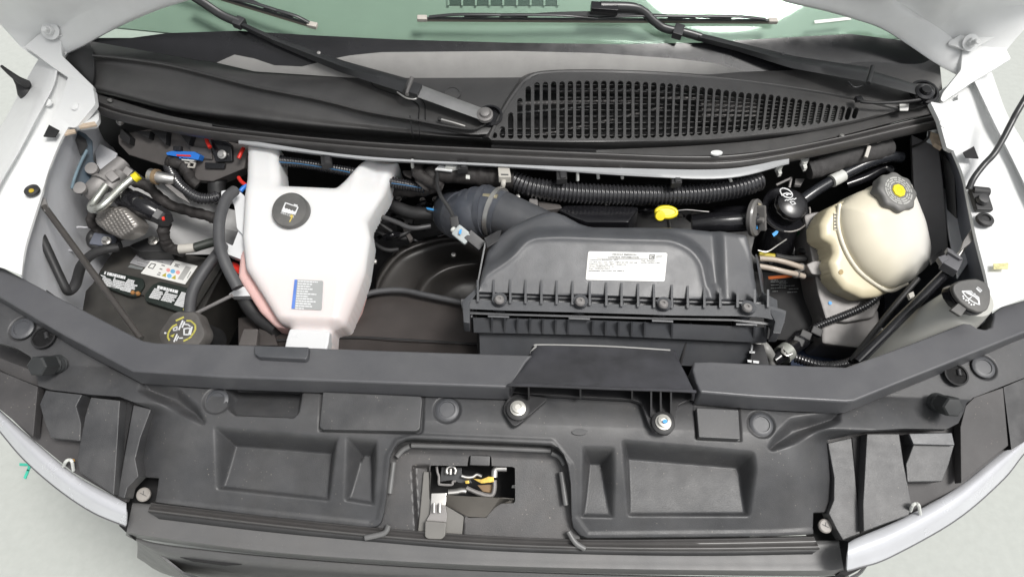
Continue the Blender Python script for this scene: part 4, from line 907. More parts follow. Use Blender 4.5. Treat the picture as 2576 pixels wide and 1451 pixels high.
solid('mount_bracket', [(600, 580), (622, 580), (622, 660), (600, 650), (574, 640), (540, 614), (540, 590), (560, 606), (585, 618)], TK.off(-.02), .02, M_tank2, tank, bw=.003, rnd=4)
solid('hose_spout', [(575, 740), (600, 722), (630, 720), (640, 744), (580, 745)], TK.off(-.02), .02, M_tank2, tank, bw=.003, rnd=3)
solid('side_rib', [(556, 480), (572, 478), (560, 560), (552, 600), (545, 600), (552, 560)], TK.off(-.016), .012, M_tank2, tank, bw=.002)
cc = TK.off(.012).hit(738, 536); ax = (TK.n + Vector((-.02, -.22, 0))).normalized()
cap = lathe('filler_cap', [(.035, -.004), (.0375, .0), (.0375, .020), (.0345, .0245), (0, .0250)], cc, ax, mat('cap_grey', (.085, .085, .083), .5, var=.08, dust=.2), tank, seg=44, sharp=50)
CPL = PL(cc + ax*.0252, ax)
# symbol: radiator with a wavy liquid level and a filler
def zc(pts): return [(980*.6715 + p[0]*.0926, 680*.6715 + p[1]*.0926) for p in pts]
sy = zc([(650, 570), (990, 690), (900, 900), (520, 815)])
marks('cap_symbol', stroke(zc([(650, 580), (880, 660), (985, 700)]), 2.6) + stroke(zc([(650, 580), (560, 790)]), 3.0) + stroke(zc([(985, 700), (900, 900)]), 3.0) +
      [zc([(560, 760), (620, 700), (650, 740), (690, 730), (720, 760), (760, 750), (800, 795), (840, 775), (880, 820), (920, 800), (905, 905), (540, 815)])] + [zc([(880, 610), (980, 640), (965, 700), (860, 665)])], CPL, M_print, cap)
text('cap_lettering', 'DEX-COOL', zc([(515, 862)])[0], zc([(880, 985)])[0], zc([(540, 805)])[0], CPL, M_print, cap)
marks('yellow_mark', [zc([(790, 900), (860, 915), (840, 990), (770, 970)])] + stroke(zc([(820, 980), (760, 1090)]), 2.4), CPL, mat('yellow_ink', (.62, .48, .10), .6), cap, h=.0012)
# label
lab = solid('fluid_label', rc([(741, 703), (813, 706), (809, 780), (733, 776)], 4), TK.off(.0180), .0008, mat('label_grey', (.33, .34, .34), .5, var=.03), tank, bw=0)
LP_ = TK.off(.0180)
marks('blue_band', [[(741, 703), (748, 703), (741, 776), (733, 776)]], LP_, mat('blue_ink', (.10, .20, .55), .5), lab, h=.0005)
dashes((750, 704), (808, 707), (742, 778), [(.0, .85), (0, .62), (0, .55), (0, .66), (0, .48), (.0, .85), (0, .5), (0, .7), (0, .85), (0, .65), (0, .72), (0, .4)], LP_, M_print, lab, 3, .5, h=.0008)
# ---------------- coolant hoses round the tank --------------------------------
M_hose = mat('grey_hose', (0.055, 0.056, 0.060), .55, var=.12, dust=.3, dcol=(.14, .14, .14))
tube('overflow_hose', [(590, 480, .045), (570, 500, .055), (553, 550, .050), (552, 610, .035), (566, 660, .020), (598, 724, -.005)], .0115, M_hose, n=8, label='thick grey rubber hose curving down along the left side of the coolant tank', cat='hose')
tube('battery_side_hose', [(560, 620, .0), (546, 640, -.03), (512, 684, -.04), (484, 736, -.05), (476, 790, -.06)], .0115, M_hose, n=8, label='dark hose running from the tank bracket down to the black screw cap', cat='hose')
tube('thin_rod', [(584, 743, -.02), (493, 788, -.05)], .0038, M_alu, n=2, label='thin grey metal pipe between the tank foot and the black screw cap', cat='pipe')
tube('lower_radiator_hose', [(600, 700, -.07), (622, 760, -.08), (650, 795, -.09), (700, 830, -.09)], .017, M_rub, n=8, label='fat black rubber hose hidden under the pink foot of the coolant tank', cat='hose')
# ---------------- brake fluid reservoir ----------------------------------------
res = thing('brake_reservoir', 'cream plastic brake fluid reservoir with a scalloped grey cap and yellow centre', 'brake fluid reservoir')
RP = TP(2210, 620, -.02, 30, 12)
M_res = grad_mat('reservoir_cream_sunlit', (0.68, 0.63, 0.50), (0.74, 0.73, 0.69), -.02, .09, axis=0, rough=.5)  # whiter towards the right: the sunlit side is put into the colour
M_res2 = mat('reservoir_tan', (0.68, 0.61, 0.43), .35, var=.06)
r_out = rc([(2120, 510), (2150, 486), (2196, 470), (2222, 452), (2282, 458), (2300, 505), (2322, 560), (2336, 625), (2330, 672), (2284, 712), (2240, 730), (2204, 722), (2157, 682), (2124, 628), (2107, 570), (2104, 524)], 16, 6)
def res_x(X, Y, uv, s): return np.zeros(X.shape)
inflate('reservoir_body', r_out, RP.off(.0), .046, .075, M_res, res, res=.0028, skirt=.05, sharp=70)
f_out = rc([(2112, 508), (2150, 500), (2230, 600), (2280, 690), (2238, 734), (2206, 748), (2164, 752), (2117, 730), (2091, 698), (2080, 662), (2092, 640), (2086, 616), (2061, 602), (2058, 566), (2080, 526)], 8, 5)
inflate('reservoir_back', f_out, RP.off(-.008), .012, .020, M_res2, res, skirt=.05, sharp=70)
tube('seam', [RP.off(.006).hit(*p) for p in ((2112, 514), (2108, 566), (2124, 624), (2157, 678), (2204, 716), (2240, 731), (2282, 712))], .0045, mat('seam_white', (.76, .72, .60), .35), res, n=8)
rc_ = P(2262, 492, .0); cax = (RP.n + Vector((.12, .10, .3))).normalized()
cc = RP.off(.040).hit(2251, 486)
lobe8 = lambda a, h: 1 + .055*math.cos(8*a)
rcap = lathe('scalloped_cap', [(.038, -.022), (.0435, -.018), (.0445, .006), (.0415, .010), (.0345, .0115), (0, .0115)], cc, cax, mat('cap_light', (.14, .14, .135), .5, var=.06, dust=.2), res, seg=64, lobe=lobe8, sharp=50)
CP2 = PL(cc + cax*.0116, cax); c2 = (2253, 470)
c3 = cc + cax*.0116; v_ = c3 - CAM; px_ = (1288 + v_.dot(rt)/v_.dot(fwd)/TH*1288, 725.5 - v_.dot(up)/v_.dot(fwd)/TH*1288)
def proj(p): v = Vector(p) - CAM; return (1288 + v.dot(rt)/v.dot(fwd)/TH*1288, 725.5 - v.dot(up)/v.dot(fwd)/TH*1288)
lathe('yellow_boss', [(.0155, 0), (.0145, .0025), (.007, .0028), (.006, .0018), (.0045, .0028), (0, .003)], c3, cax, M_yel, rcap, seg=8, sharp=20)
def ring_bars(c, ax, r, spans, wd, m, parent, name='lettering', h=.0007, x=None):
    u, v, n = frame(ax, x); bm = bmesh.new()
    for a0, a1 in spans:
        k = max(2, int((a1-a0)/12)+1); A_ = [R(a0+(a1-a0)*i/(k-1)) for i in range(k)]
        I = [bm.verts.new(c + (u*math.cos(a)+v*math.sin(a))*(r-wd/2) + n*h) for a in A_]; O = [bm.verts.new(c + (u*math.cos(a)+v*math.sin(a))*(r+wd/2) + n*h) for a in A_]
        for i in range(k-1): bm.faces.new((I[i], O[i], O[i+1], I[i+1]))
    return mk(name, bm, m, parent, flat=True)
rr = random.Random(5)
def spans(n, gap=5, lo=16, hi=44):
    out = []; a = 0
    while a < 360-lo:
        w_ = min(rr.uniform(lo, hi), 358-a); out.append((a, a+w_-gap)); a += w_
    return out
M_capt = mat('cap_print', (.42, .42, .40), .6, var=.05)
for r_ in (.0205, .0255, .0305): ring_bars(c3, cax, r_, spans(8), .0032, M_capt, rcap)
solid('side_label', [(2098, 535), (2106, 535), (2106, 580), (2098, 578)], RP.off(.006), .001, mat('pale_label', (.6, .55, .42), .5), res, bw=0)
dashes((2099, 536), (2105, 536), (2099, 578), [(0, 1), (0, 1), (0, 1), (0, .9), (0, 1)], RP.off(.006), M_ink, res, 6, .4)
solid('moulded_mark', ell(2116, 684, 6, 7, 8), RP.off(.0045), .001, mat('tan_mark', (.35, .25, .10), .5), res, bw=0)
# ---------------- power steering reservoir -------------------------------------
ps = thing('power_steering_reservoir', 'glossy black power steering reservoir with a steering wheel symbol on its domed cap', 'power steering reservoir')
a_ = Vector((.10, -.34, .93)).normalized(); c_ = P(1977, 527, -.03)
lathe('reservoir_flange', [(.044, -.10), (.052, -.03), (.055, -.006), (.0555, 0), (.052, .002), (.040, -.004), (.034, -.006), (0, -.006)], c_, a_, M_gloss, ps, seg=40)
tube('flange_edge', [c_ + Vector((math.cos(t), math.sin(t)*.93, math.sin(t)*.34))*.0545 for t in [R(200+i*14) for i in range(13)]], .0018, mat('pale_edge', (.35, .33, .31), .5), ps, n=2, seg=6)
pc = lathe('screw_cap', [(.034, -.008), (.035, .014), (.0365, .016), (.0365, .026), (.034, .032), (.025, .036), (0, .0375)], c_, a_, mat('cap_gloss', (.014, .014, .016), .25), ps, seg=48, lobe=lambda a, h: 1+(.018*math.cos(12*a) if h > .012 and h < .03 else 0))
SPL = PL(c_ + a_*.0372, a_)
def z6(pts): return [(1866.8 + p[0]*.1295, 429.8 + p[1]*.1295) for p in pts]
marks('steering_symbol', stroke(z6([(860 + 118*math.cos(t) + 20*math.sin(t), 430 + 88*math.sin(t) + 30*math.cos(t)) for t in [2*math.pi*k/20 for k in range(20)]]), 2.8, True) + stroke(z6([(770, 470), (860, 430), (950, 455)]), 3.4) + stroke(z6([(860, 430), (880, 470)]), 5), SPL, M_print, pc)
marks('fluid_symbol', stroke(z6([(835, 578), (870, 560), (890, 572), (930, 552), (950, 566), (990, 540), (1010, 555), (1050, 532)]), 2.6) + stroke(z6([(930, 600), (1000, 595), (1045, 640), (975, 655)]), 2.0, True), SPL, M_print, pc)
# ---------------- oil filler cap and dipstick ----------------------------------
oc = thing('oil_filler_cap', 'grey winged oil filler cap beside the glossy black power steering reservoir', 'oil cap')
ao = Vector((.80, -.42, .42)).normalized(); c0 = P(1902, 548, -.02)
M_ocap = mat('oilcap_grey', (.16, .155, .15), .35, var=.1, coat=.2)
lathe('cap_disc', [(.034, -.012), (.041, -.008), (.042, .0), (.039, .004), (0, .005)], c0, ao, M_ocap, oc, seg=36)
box('grip_wing', c0 + ao*.012, ao, (0, .35, .9), .058, .010, .020, M_ocap, oc, bw=.003)
box('grip_wing', c0 + ao*.012, ao, (0.1, -.9, .3), .030, .010, .016, M_ocap, oc, bw=.003)
lathe('filler_neck', [(.024, -.09), (.026, -.01), (0, -.008)], c0, ao, M_gloss, oc, seg=28)
q6 = PL(c0 + ao*.006, ao)
marks('cap_marks', [z6([(310, 620), (370, 640), (420, 760), (370, 790), (310, 740), (330, 700)])], q6, mat('worn_print', (.42, .38, .28), .6), oc)
marks('blue_dab', [z6([(290, 1060), (345, 1040), (335, 1120), (280, 1130)])], q6, M_cyan, oc)
dk = thing('oil_dipstick', 'bright yellow oil dipstick handle behind the air filter box', 'dipstick')
cd_ = P(1676, 534, .035)
bm = bmesh.new(); u_, v_, n_v = frame((.0, -.55, .83))
bm_tube([cd_ + u_*(.021*math.cos(t)) + v_*(.0105*math.sin(t)) for t in [2*math.pi*k/32 for k in range(33)]], .0045, 10, True, bm)
bm_box(cd_ + v_*0 , u_, v_, n_v, .036, .016, .006, bm)
mk('ring_handle', bm, M_yel, dk)
lathe('handle_lobe', [(.010, -.006), (.0115, 0), (.010, .006), (0, .007)], P(1660, 543, .034), (0, -.7, .7), M_yel, dk, seg=24)
tube('dipstick_wire', [(1704, 530, .03), (1724, 528, .025), (1744, 529, .02), (1760, 531, .015), (1783, 533, .01)], .0012, M_steel, dk, n=4, seg=6)
tube('dipstick_tube', [(1680, 548, .02), (1684, 580, -.04), (1686, 640, -.15)], .004, M_steel, dk, n=4)
# ---------------- washer fluid bottle -------------------------------------------
wsb = thing('washer_bottle', 'frosted washer fluid filler neck with a flat black cap showing a windshield symbol', 'washer bottle')
M_frost = mat('frosted_plastic', (0.46, 0.46, 0.43), .45, var=.03)
pl_w = TP(2448, 742, .108, 30, 10)
tube('filler_neck', [(2450, 752, .080), (2420, 775, .045), (2370, 815, -.0), (2300, 870, -.06), (2240, 930, -.12)], [.036, .042, .048, .054, .06], M_frost, wsb, n=6, seg=32)
wo_ = [(2399, 716), (2415, 706), (2440, 702), (2459, 701), (2481, 710), (2492, 727), (2493, 745), (2492, 762), (2485, 780), (2472, 786), (2459, 786), (2437, 777), (2415, 760), (2402, 742), (2397, 728)]
solid('cap_skirt', [(x-10, y+6) for x, y in wo_], pl_w.off(-.012), .022, M_gloss, wsb, bw=.003)
wc = solid('flip_cap', rc(wo_, 6), pl_w, .010, mat('cap_matt', (.075, .074, .072), .5, dust=.2), wsb, bw=.003, seg=3)
solid('cap_latch', [(2412, 762), (2433, 776), (2418, 796), (2392, 780)], pl_w.off(-.004), .008, MATS['cap_matt'], wsb, bw=.0015)
def z8(pts): return [(2337 + p[0]*.1111, 671.5 + p[1]*.1111) for p in pts]
marks('washer_symbol', stroke(z8([(755, 555), (950, 550), (1000, 615), (1120, 690), (1140, 850)]), 4.2) + stroke(z8([(760, 565), (860, 690), (1000, 790), (1135, 852)]), 2.6) + [z8([(800, 560), (950, 545), (1010, 620), (1120, 690), (1110, 760), (1040, 690), (940, 640), (860, 600)])] + stroke(z8([(915, 715), (965, 680)]), 2.4) + stroke(z8([(1040, 600), (1030, 630)]), 2.6)
  + [ell(*z8([p])[0], 2.4, 2.4, 8) for p in ((775, 660), (785, 710), (840, 750), (890, 755), (910, 805), (960, 850), (1020, 850))], pl_w, M_print, wc)
marks('logo_box', stroke(z8([(1070, 490), (1110, 455), (1200, 530), (1160, 570)]), 1.6, True) + stroke(z8([(1095, 492), (1165, 540)]), 2.0), pl_w, M_print, wc)
# ---------------- coolant pressure cap at the front left -------------------------
pcap = thing('radiator_pressure_cap', 'black lobed radiator pressure cap with yellow ring lettering beside the battery', 'radiator cap')
ap = Vector((-.16, -.42, .89)).normalized(); c4 = P(462, 842, -.055)
lathe('cap_body', [(.039, -.03), (.046, -.024), (.0475, .0), (.045, .006), (.038, .008), (0, .008)], c4, ap, mat('cap_brown', (.085, .080, .076), .5, dust=.2), pcap, seg=60, lobe=lambda a, h: 1+.05*math.cos(6*a))
lathe('cap_neck', [(.032, -.10), (.036, -.03), (0, -.03)], c4, ap, M_rub, pcap, seg=28)
pq = PL(c4+ap*.0082, ap)
def z5(pts): return [(389.5 + p[0]*.0648, 779 + p[1]*.0648) for p in pts]
M_yink = mat('yellow_print', (.50, .46, .10), .6)
marks('yellow_ring_lettering', stroke(z5([(560, 1180), (500, 1060), (520, 900), (600, 760), (700, 640), (840, 570)]), 4.2) + stroke(z5([(1240, 420), (1380, 430), (1480, 500), (1570, 600), (1570, 760), (1500, 900), (1430, 990)]), 4.2) + stroke(z5([(1410, 1040), (1300, 1120), (1120, 1210)]), 3.8) + stroke(z5([(830, 420), (1110, 290)]), 4.5) + [z5([(590, 1010), (770, 930), (700, 1070)])], pq, M_yink, pcap)
marks('cap_symbols', stroke(z5([(1080, 420), (1000, 600), (930, 770)]), 3.6) + stroke(z5([(1150, 470), (1060, 680)]), 3.4) + stroke(z5([(860, 650), (720, 720), (720, 800), (850, 790)]), 2.6, True) + stroke(z5([(1140, 560), (1280, 570), (1370, 640)]), 3) + stroke(z5([(1130, 740), (1250, 715), (1380, 715), (1310, 960), (1130, 960)]), 3.4, True) + stroke(z5([(1440, 660), (1370, 960)]), 3.4)
  + stroke(z5([(860, 950), (740, 1230)]), 3.4) + stroke(z5([(915, 1030), (830, 1190)]), 2.8) + stroke(z5([(950, 1100), (1070, 1090)]), 3) + [ell(*z5([(400, 900)])[0], 3, 2.4, 8)], pq, M_print, pcap, h=.0009)
# ---------------- battery ---------------------------------------------------------
bat = thing('battery', 'black car battery with a white and grey paper label and two warning panels', 'battery')
BP = TP(380, 740, -.155, 0)
M_bat = mat('battery_case', (0.045, 0.043, 0.040), .5, var=.3, dust=.35, dcol=(.07, .062, .05))
solid('case', [(297, 610), (440, 634), (575, 656), (500, 800), (440, 930), (180, 790), (178, 768), (232, 712), (250, 682)], BP, .17, M_bat, bat, bw=.004)
solid('upper_ledge', [(297, 612), (565, 660), (480, 795), (368, 757), (360, 742), (250, 716), (250, 682)], BP.off(.006), .006, M_bat, bat, bw=.002)
v1 = solid('vent_cover', rc([(256, 680), (300, 686), (360, 700), (364, 716), (350, 738), (334, 745), (318, 742), (250, 716), (250, 690)], 5), BP.off(.012), .010, mat('vent_green', (.018, .024, .021), .35), bat, bw=.002)
v2 = solid('vent_cover', rc([(402, 708), (440, 716), (485, 727), (470, 790), (366, 757), (364, 740), (384, 716)], 5), BP.off(.012), .010, MATS['vent_green'], bat, bw=.002)
def z4(p): return (235 + p[0]*.1157, 617.8 + p[1]*.1157)
B1 = BP.off(.012)
def word(pts_a, pts_b, h_, par): marks('warning_lettering', stroke([z4(pts_a), z4(pts_b)], h_), B1, M_print, par)
dashes(z4((250, 555)), z4((720, 665)), z4((225, 620)), [(0, .10)], B1, M_print, v1, 1, .9)
dashes(z4((310, 570)), z4((710, 665)), z4((290, 640)), [(0, 1)], B1, M_print, v1, 8, .9)
dashes(z4((150, 625)), z4((380, 690)), z4((260, 870)), [(0, .45), (.1, .9), (0, .9), (.05, 1), (0, .95), (.1, 1)], B1, M_print, v1, 9, .72)
dashes(z4((450, 690)), z4((730, 750)), z4((370, 900)), [(0, .15), (0, .9), (0, 1), (.05, .95), (0, .8), (.0, .8)], B1, M_print, v1, 10, .72)
dashes(z4((760, 720)), z4((1020, 790)), z4((570, 960)), [(0, .55), (0, .6), (0, 1), (0, .9), (0, 1), (0, .8), (0, .9)], B1, M_print, v1, 11, .75)
dashes(z4((1400, 860)), z4((1860, 975)), z4((1380, 930)), [(0, 1)], B1, M_print, v2, 12, .9)
dashes(z4((1330, 920)), z4((1560, 970)), z4((1200, 1130)), [(0, .5), (0, .9), (0, 1), (0, .95), (0, 1), (.0, .95)], B1, M_print, v2, 13, .72)
dashes(z4((1580, 980)), z4((1850, 1040)), z4((1460, 1190)), [(0, .2), (0, 1), (0, 1), (0, .9), (.0, 1), (0, .9)], B1, M_print, v2, 14, .72)
dashes(z4((1920, 1000)), z4((2060, 1040)), z4((1750, 1290)), [(0, 1), (0, 1), (0, 1.1), (0, 1.1), (0, 1.2), (.0, 1.3), (0, 1.3), (0, 1.4)], B1, M_print, v2, 15, .78)
B2 = BP.off(.0075)
gl = solid('grey_label', [z4(p) for p in ((980, 140), (1740, 320), (1600, 480), (1080, 460), (790, 380))], B2, .001, mat('silver_label', (.30, .30, .31), .4, var=.08), bat, bw=0)
solid('grey_label', [z4(p) for p in ((800, 410), (1080, 480), (1060, 530), (745, 470))], B2, .001, mat('dull_label', (.16, .17, .17), .5, var=.2, vs=90), bat, bw=0)
text('lettering', '1893', z4((965, 245)), z4((1200, 300)), z4((990, 180)), B2, M_ink, gl)
dashes(z4((900, 270)), z4((1250, 350)), z4((830, 370)), [(.0, .9), (.2, .9), (.0, 0), (.3, .7)], B2, mat('faint_ink', (.17, .17, .17), .6), gl, 21, .5)
dashes(z4((1290, 250)), z4((1700, 350)), z4((1260, 320)), [(.0, .2), (.3, .6), ], B2, MATS['faint_ink'], gl, 22, .6)
wl = solid('white_label', rc([z4(p) for p in ((1250, 330), (1680, 430), (1760, 315), (2265, 440), (1990, 840), (1030, 600))], 1.5), B2.off(.0006), .0012, M_paper, bat, bw=0)
B3 = B2.off(.0006)
marks('square_icon', stroke([z4(p) for p in ((1190, 470), (1260, 385), (1355, 405), (1290, 500))], 1.9, True), B3, M_ink, wl)
dashes(z4((1490, 400)), z4((1560, 420)), z4((1370, 640)), [(0, 1), None, (0, .8), None, (.2, .9), (0, 1)], B3, MATS['faint_ink'], wl, 23, .5)
marks('red_icon', [ell(*z4((1625, 530)), 5, 4.6, 14), ell(*z4((1835, 580)), 5.4, 4.8, 14)], B3, mat('red_ink', (.70, .30, .28), .6), wl)
marks('blue_icon', [ell(*z4((1725, 555)), 6, 5.2, 16), ell(*z4((1650, 655)), 6, 5.2, 16)], B3, mat('sky_ink', (.16, .42, .66), .6), wl, h=.0008)
marks('warning_triangle', [[z4(p) for p in ((1480, 650), (1570, 680), (1580, 590))], [z4(p) for p in ((1690, 705), (1785, 730), (1785, 640))]], B3, mat('olive_ink', (.42, .36, .04), .6), wl, h=.0009)
marks('printed_block', [[z4(p) for p in ((2010, 440), (2130, 470), (1950, 750), (1830, 720))]], B3, mat('block_ink', (.36, .36, .35), .6), wl)
dashes(z4((1780, 385)), z4((1880, 410)), z4((1750, 450)), [(0, 1), (.1, .8), (0, 1)], B3, M_ink, wl, 24, .6)
dashes(z4((2110, 560)), z4((2130, 565)), z4((2030, 700)), [(0, 1)]*6, B3, MATS['faint_ink'], wl, 25, .6)
for p in ((466, 779), (347, 738), (334, 736)): lathe('terminal_dab', [(.005, -.002), (.004, .003), (0, .004)], BP.off(.013).hit(*p), (0, 0, 1), M_yink if p[0] == 466 else mat('copper', (.35, .17, .06), .5), bat, seg=10)
# ---------------- air filter box ----------------------------------------------
ab = thing('air_filter_box', 'large grey plastic air filter box with a ribbed flange, white label and front snorkel', 'air filter box')
LD = P3((1300, 757, .045), (1800, 772, .045), (1500, 600, .105))
lid_o = [(1196, 742), (1205, 722), (1210, 690), (1222, 625), (1245, 592), (1285, 560), (1330, 538), (1366, 523), (1395, 518), (1425, 530), (1463, 553), (1493, 562), (1709, 563), (1796, 568), (1893, 580), (1899, 600), (1906, 624), (1915, 690), (1922, 735), (1952, 762), (1950, 778), (1690, 770), (1276, 757), (1190, 752)]
lid_o = [lid_o[0]] + rc(lid_o[1:-4], 7) + lid_o[-4:]
face = rc([(1150, 800), (1215, 700), (1290, 650), (1330, 603), (1400, 598), (1560, 604), (1690, 607), (1735, 628), (1762, 660), (1775, 722), (1782, 730), (1800, 800)], 26, 6)
def lid(X, Y, uv):
    s, _, _ = sdf(uvp(uv, face), X, Y); o = np.clip(-s, 0, 1)
    H = -0.016*sm(o/.030) - .30*np.clip(o-.012, 0, .09)
    H += .0022*np.exp(-((s+.001)/.006)**2)
    # the step at the right: a second facet rising beyond a valley
    x0, _ = uv((1800, 640)); x1, _ = uv((1835, 640)); H += .016*sm((X-x0)/(x1-x0))*sm(o/.02)
    # rounded back and end edges
    e, _, _ = sdf(uvp(uv, lid_o), X, Y); q = np.clip(e/.012, 0, 1); _, yf = uv((1500, 740)); back = sm((Y-yf)/.02)
    H -= .010*(1-np.sqrt(np.clip(1-(1-q)**2, 0, 1)))*back
    _, yr = uv((1200, 735)); xr, _ = uv((1200, 735)); xs, ys_ = uv((1930, 756)); yl_ = yr + (X-xr)/(xs-xr)*(ys_-yr); H -= .020*sm((yl_-Y)/.004)
    return H
field('lid', lid_o, LD, lid, M_abox, ab, res=.0026, skirt=.10, sharp=60)
# emission label
LB = LD.off(.0012)
el = solid('emission_label', rc([(1480, 632), (1679, 636), (1672, 708), (1473, 704)], 5), LB, .0012, M_paper, ab, bw=0)
def z3(x, y): return (2180*.6715 + x*.08863, 920*.6715 + y*.08863)
M_gi = mat('label_ink', (.05, .05, .05), .6)
for s_, a, b, c in (('VEHICLE EMISSION', (850, 270), (1545, 282), (852, 225)), ('CONTROL INFORMATION', (735, 345), (1625, 358), (738, 298)),
    ('Conforms to Regulations:  2022', (215, 415), (1030, 422), (217, 383)), ('Fuel:  Gasoline', (1685, 437), (2065, 440), (1688, 403)),
    ('U.S. EPA class / stds:  HDV / TIER3, 40 CFR 1037 LIM', (210, 483), (1570, 497), (212, 450)), ('California class / stds:  MDV / SULEV170', (205, 540), (1250, 555), (208, 507)), ('2GTR11AP9N1114057', (1680, 497), (2240, 500), (1683, 463)),
    ('Group:  NGMXD06.7170   6.6', (205, 600), (920, 607), (208, 567)), ('Evap:  NGMXR0176810', (200, 660), (790, 665), (202, 627)), ('HO2S/HAFS, TWC/TWC, EA, DBW: E', (190, 733), (1205, 740), (192, 693))):
    text('lettering', s_, z3(*a), z3(*b), z3(*c), LB, M_gi, el)
marks('rule_line', stroke([z3(420, 362), z3(1880, 385)], 1.0), LB, M_gi, el)
marks('logo_frame', stroke([z3(1930, 260), z3(2060, 255), z3(2050, 380), z3(1920, 378)], 1.8, True), LB, M_ink, el)
dashes(z3(2110, 260), z3(2300, 262), z3(2105, 385), [(0, 1), (0, .9), (0, .35)], LB, mat('faint_ink2', (.4, .4, .4), .6), el, 31, .5)
text('logo_lettering', 'GM', z3(1945, 350), z3(2035, 352), z3(1950, 285), LB, M_gi, el)
# flange
fl_t = [(1160, 752, .050), (1276, 757, .050), (1436, 761, .050), (1606, 767, .050), (1690, 770, .050), (1856, 768, .050), (1917, 764, .050), (1955, 774, .050), (1978, 782, .050)]
fl_b = [(1162, 776, .046), (1276, 781, .046), (1436, 785, .046), (1606, 790, .046), (1690, 793, .046), (1856, 795, .046), (1917, 798, .046), (1955, 806, .046), (1973, 812, .046)]
loft('flange', [[(x, y, z-.02) for x, y, z in fl_t], fl_t, fl_b, [(x, y+1, z-.014) for x, y, z in fl_b]], M_abox, ab, cols=50, thick=.003, sub=1, smooth=False)
loft('flange', [[(1165, 782, .030), (1276, 788, .030), (1606, 797, .030), (1843, 802, .030), (1972, 815, .030)], [(1166, 789, .028), (1276, 793, .028), (1606, 802, .028), (1843, 807, .028), (1968, 821, .028)], [(1166, 790, .016), (1276, 794, .016), (1606, 803, .016), (1843, 808, .016), (1966, 822, .016)]], M_abox, ab, cols=40, thick=.003, sub=1, smooth=False)
def yl(x, pts): return np.interp(x, [p[0] for p in pts], [p[1] for p in pts])
# upper ribs: thin triangular fins standing between lid and flange
xs_ = [T(1276, 0, [(v, 0)])[0][0] for v in (-230, -110, 15, 130, 250, 365, 485, 615, 740, 855, 980, 1100, 1235, 1355, 1480, 1600, 1730, 1860, 1960)]
for x in xs_:
    yt = np.interp(x, [1200, 1276, 1440, 1690, 1800, 1930], [712, 710, 714, 724, 732, 736]); yb = yl(x, fl_t)+2
    A = LD.off(.0015).hit(x, yt-8); B = P(x, yb+3, .055); Cc = P(x+3, yb, .040); Bb = LD.off(-.02).hit(x, yt+18)
    bm = bm_prism([A, B, Cc, Bb], Vector((.0042, 0, 0))); mk('rib', bm, M_abox, ab)
tube('lid_bead', [LD.off(-.014).hit(1200, 743), LD.off(-.014).hit(1450, 750), LD.off(-.014).hit(1690, 758), LD.off(-.014).hit(1930, 764)], .0035, M_abox, ab, n=6, seg=8)
# lower ribs under the flange
for v in list(range(-120, 520, 96)) + list(range(640, 1120, 98)) + [1240, 1860, 1940]:
    x = 1276+v/3; yb0 = np.interp(x, [1200, 1900], [790, 812])
    a = P(x, yb0, .030); bm = bm_prism([P(x, yb0+6, .032), P(x-1, yb0+44, -.006), P(x-1, yb0+44, -.02), P(x, yb0+10, -.004)], Vector((.0035, 0, 0))); mk('rib', bm, M_abox, ab)
# screws on posts
for x, y in ((1256, 757), (1459, 762), (1668, 768), (1879, 777)):
    pst = thing_part = lathe('screw_post', [(.0115, -.075), (.0115, .004), (.014, .006), (.014, .012), (0, .012)], P(x, y+3, .046), (0, -.05, 1), M_abox, ab, seg=20)
    lathe('screw', [(.0095, 0), (.009, .004), (.007, .006), (.003, .006), (.003, .004), (0, .004)], P(x, y-2, .060), (0, 0, 1), M_alu, pst, seg=18)
    q = P(x-2, y+40, .028); box('cross_bar', q, (0, -.3, 1), (1, 0, 0), .040, .004, .006, M_abox, ab, bw=.0008)
    box('post_fin', P(x-3, y+42, .012), (1, 0, 0), (0, -.4, -.8), .050, .010, .004, M_abox, ab, bw=.0008)
# lower box: two stepped tiers
loft('lower_box', [[(1190, 800, .018), (1500, 806, .018), (1930, 825, .018)], [(1192, 836, -.008), (1500, 843, -.008), (1927, 862, -.008)], [(1206, 839, -.024), (1500, 846, -.024), (1890, 865, -.024)], [(1208, 905, -.065), (1500, 912, -.065), (1890, 925, -.065)]], M_abox, ab, cols=30, thick=.003, sub=1, smooth=False)
loft('side_wall', [[(1930, 815, .02), (1900, 640, .06)], [(1925, 860, -.05), (1915, 690, -.05)]], M_abox, ab, cols=6, sub=1, smooth=False)
loft('side_wall', [[(1188, 798, .02), (1225, 600, .08)], [(1192, 836, -.05), (1215, 640, -.05)]], M_abox, ab, cols=6, sub=1, smooth=False)
for (x0, y0, x1, y1) in ((1358, 788, 1354, 880), (1738, 812, 1712, 915)): tube('mould_line', [(x0, y0, .0), ((x0+x1)/2, (y0+y1)/2, -.03), (x1, y1, -.06)], .003, M_blk, ab, n=3, seg=8)
solid('corner_bracket', [(1917, 733), (1956, 754), (1957, 776), (1978, 782), (1972, 815), (1964, 838), (1944, 837), (1950, 808), (1940, 790), (1935, 770)], .049, .03, M_abox, ab, bw=.002)
solid('corner_bracket', [(1162, 756), (1200, 722), (1206, 730), (1182, 760), (1182, 812), (1166, 810)], .051, .03, M_abox, ab, bw=.002)
solid('lid_tab', [(1218, 598), (1252, 580), (1262, 578), (1256, 604), (1226, 622)], .080, .004, M_blk, ab, bw=.001)
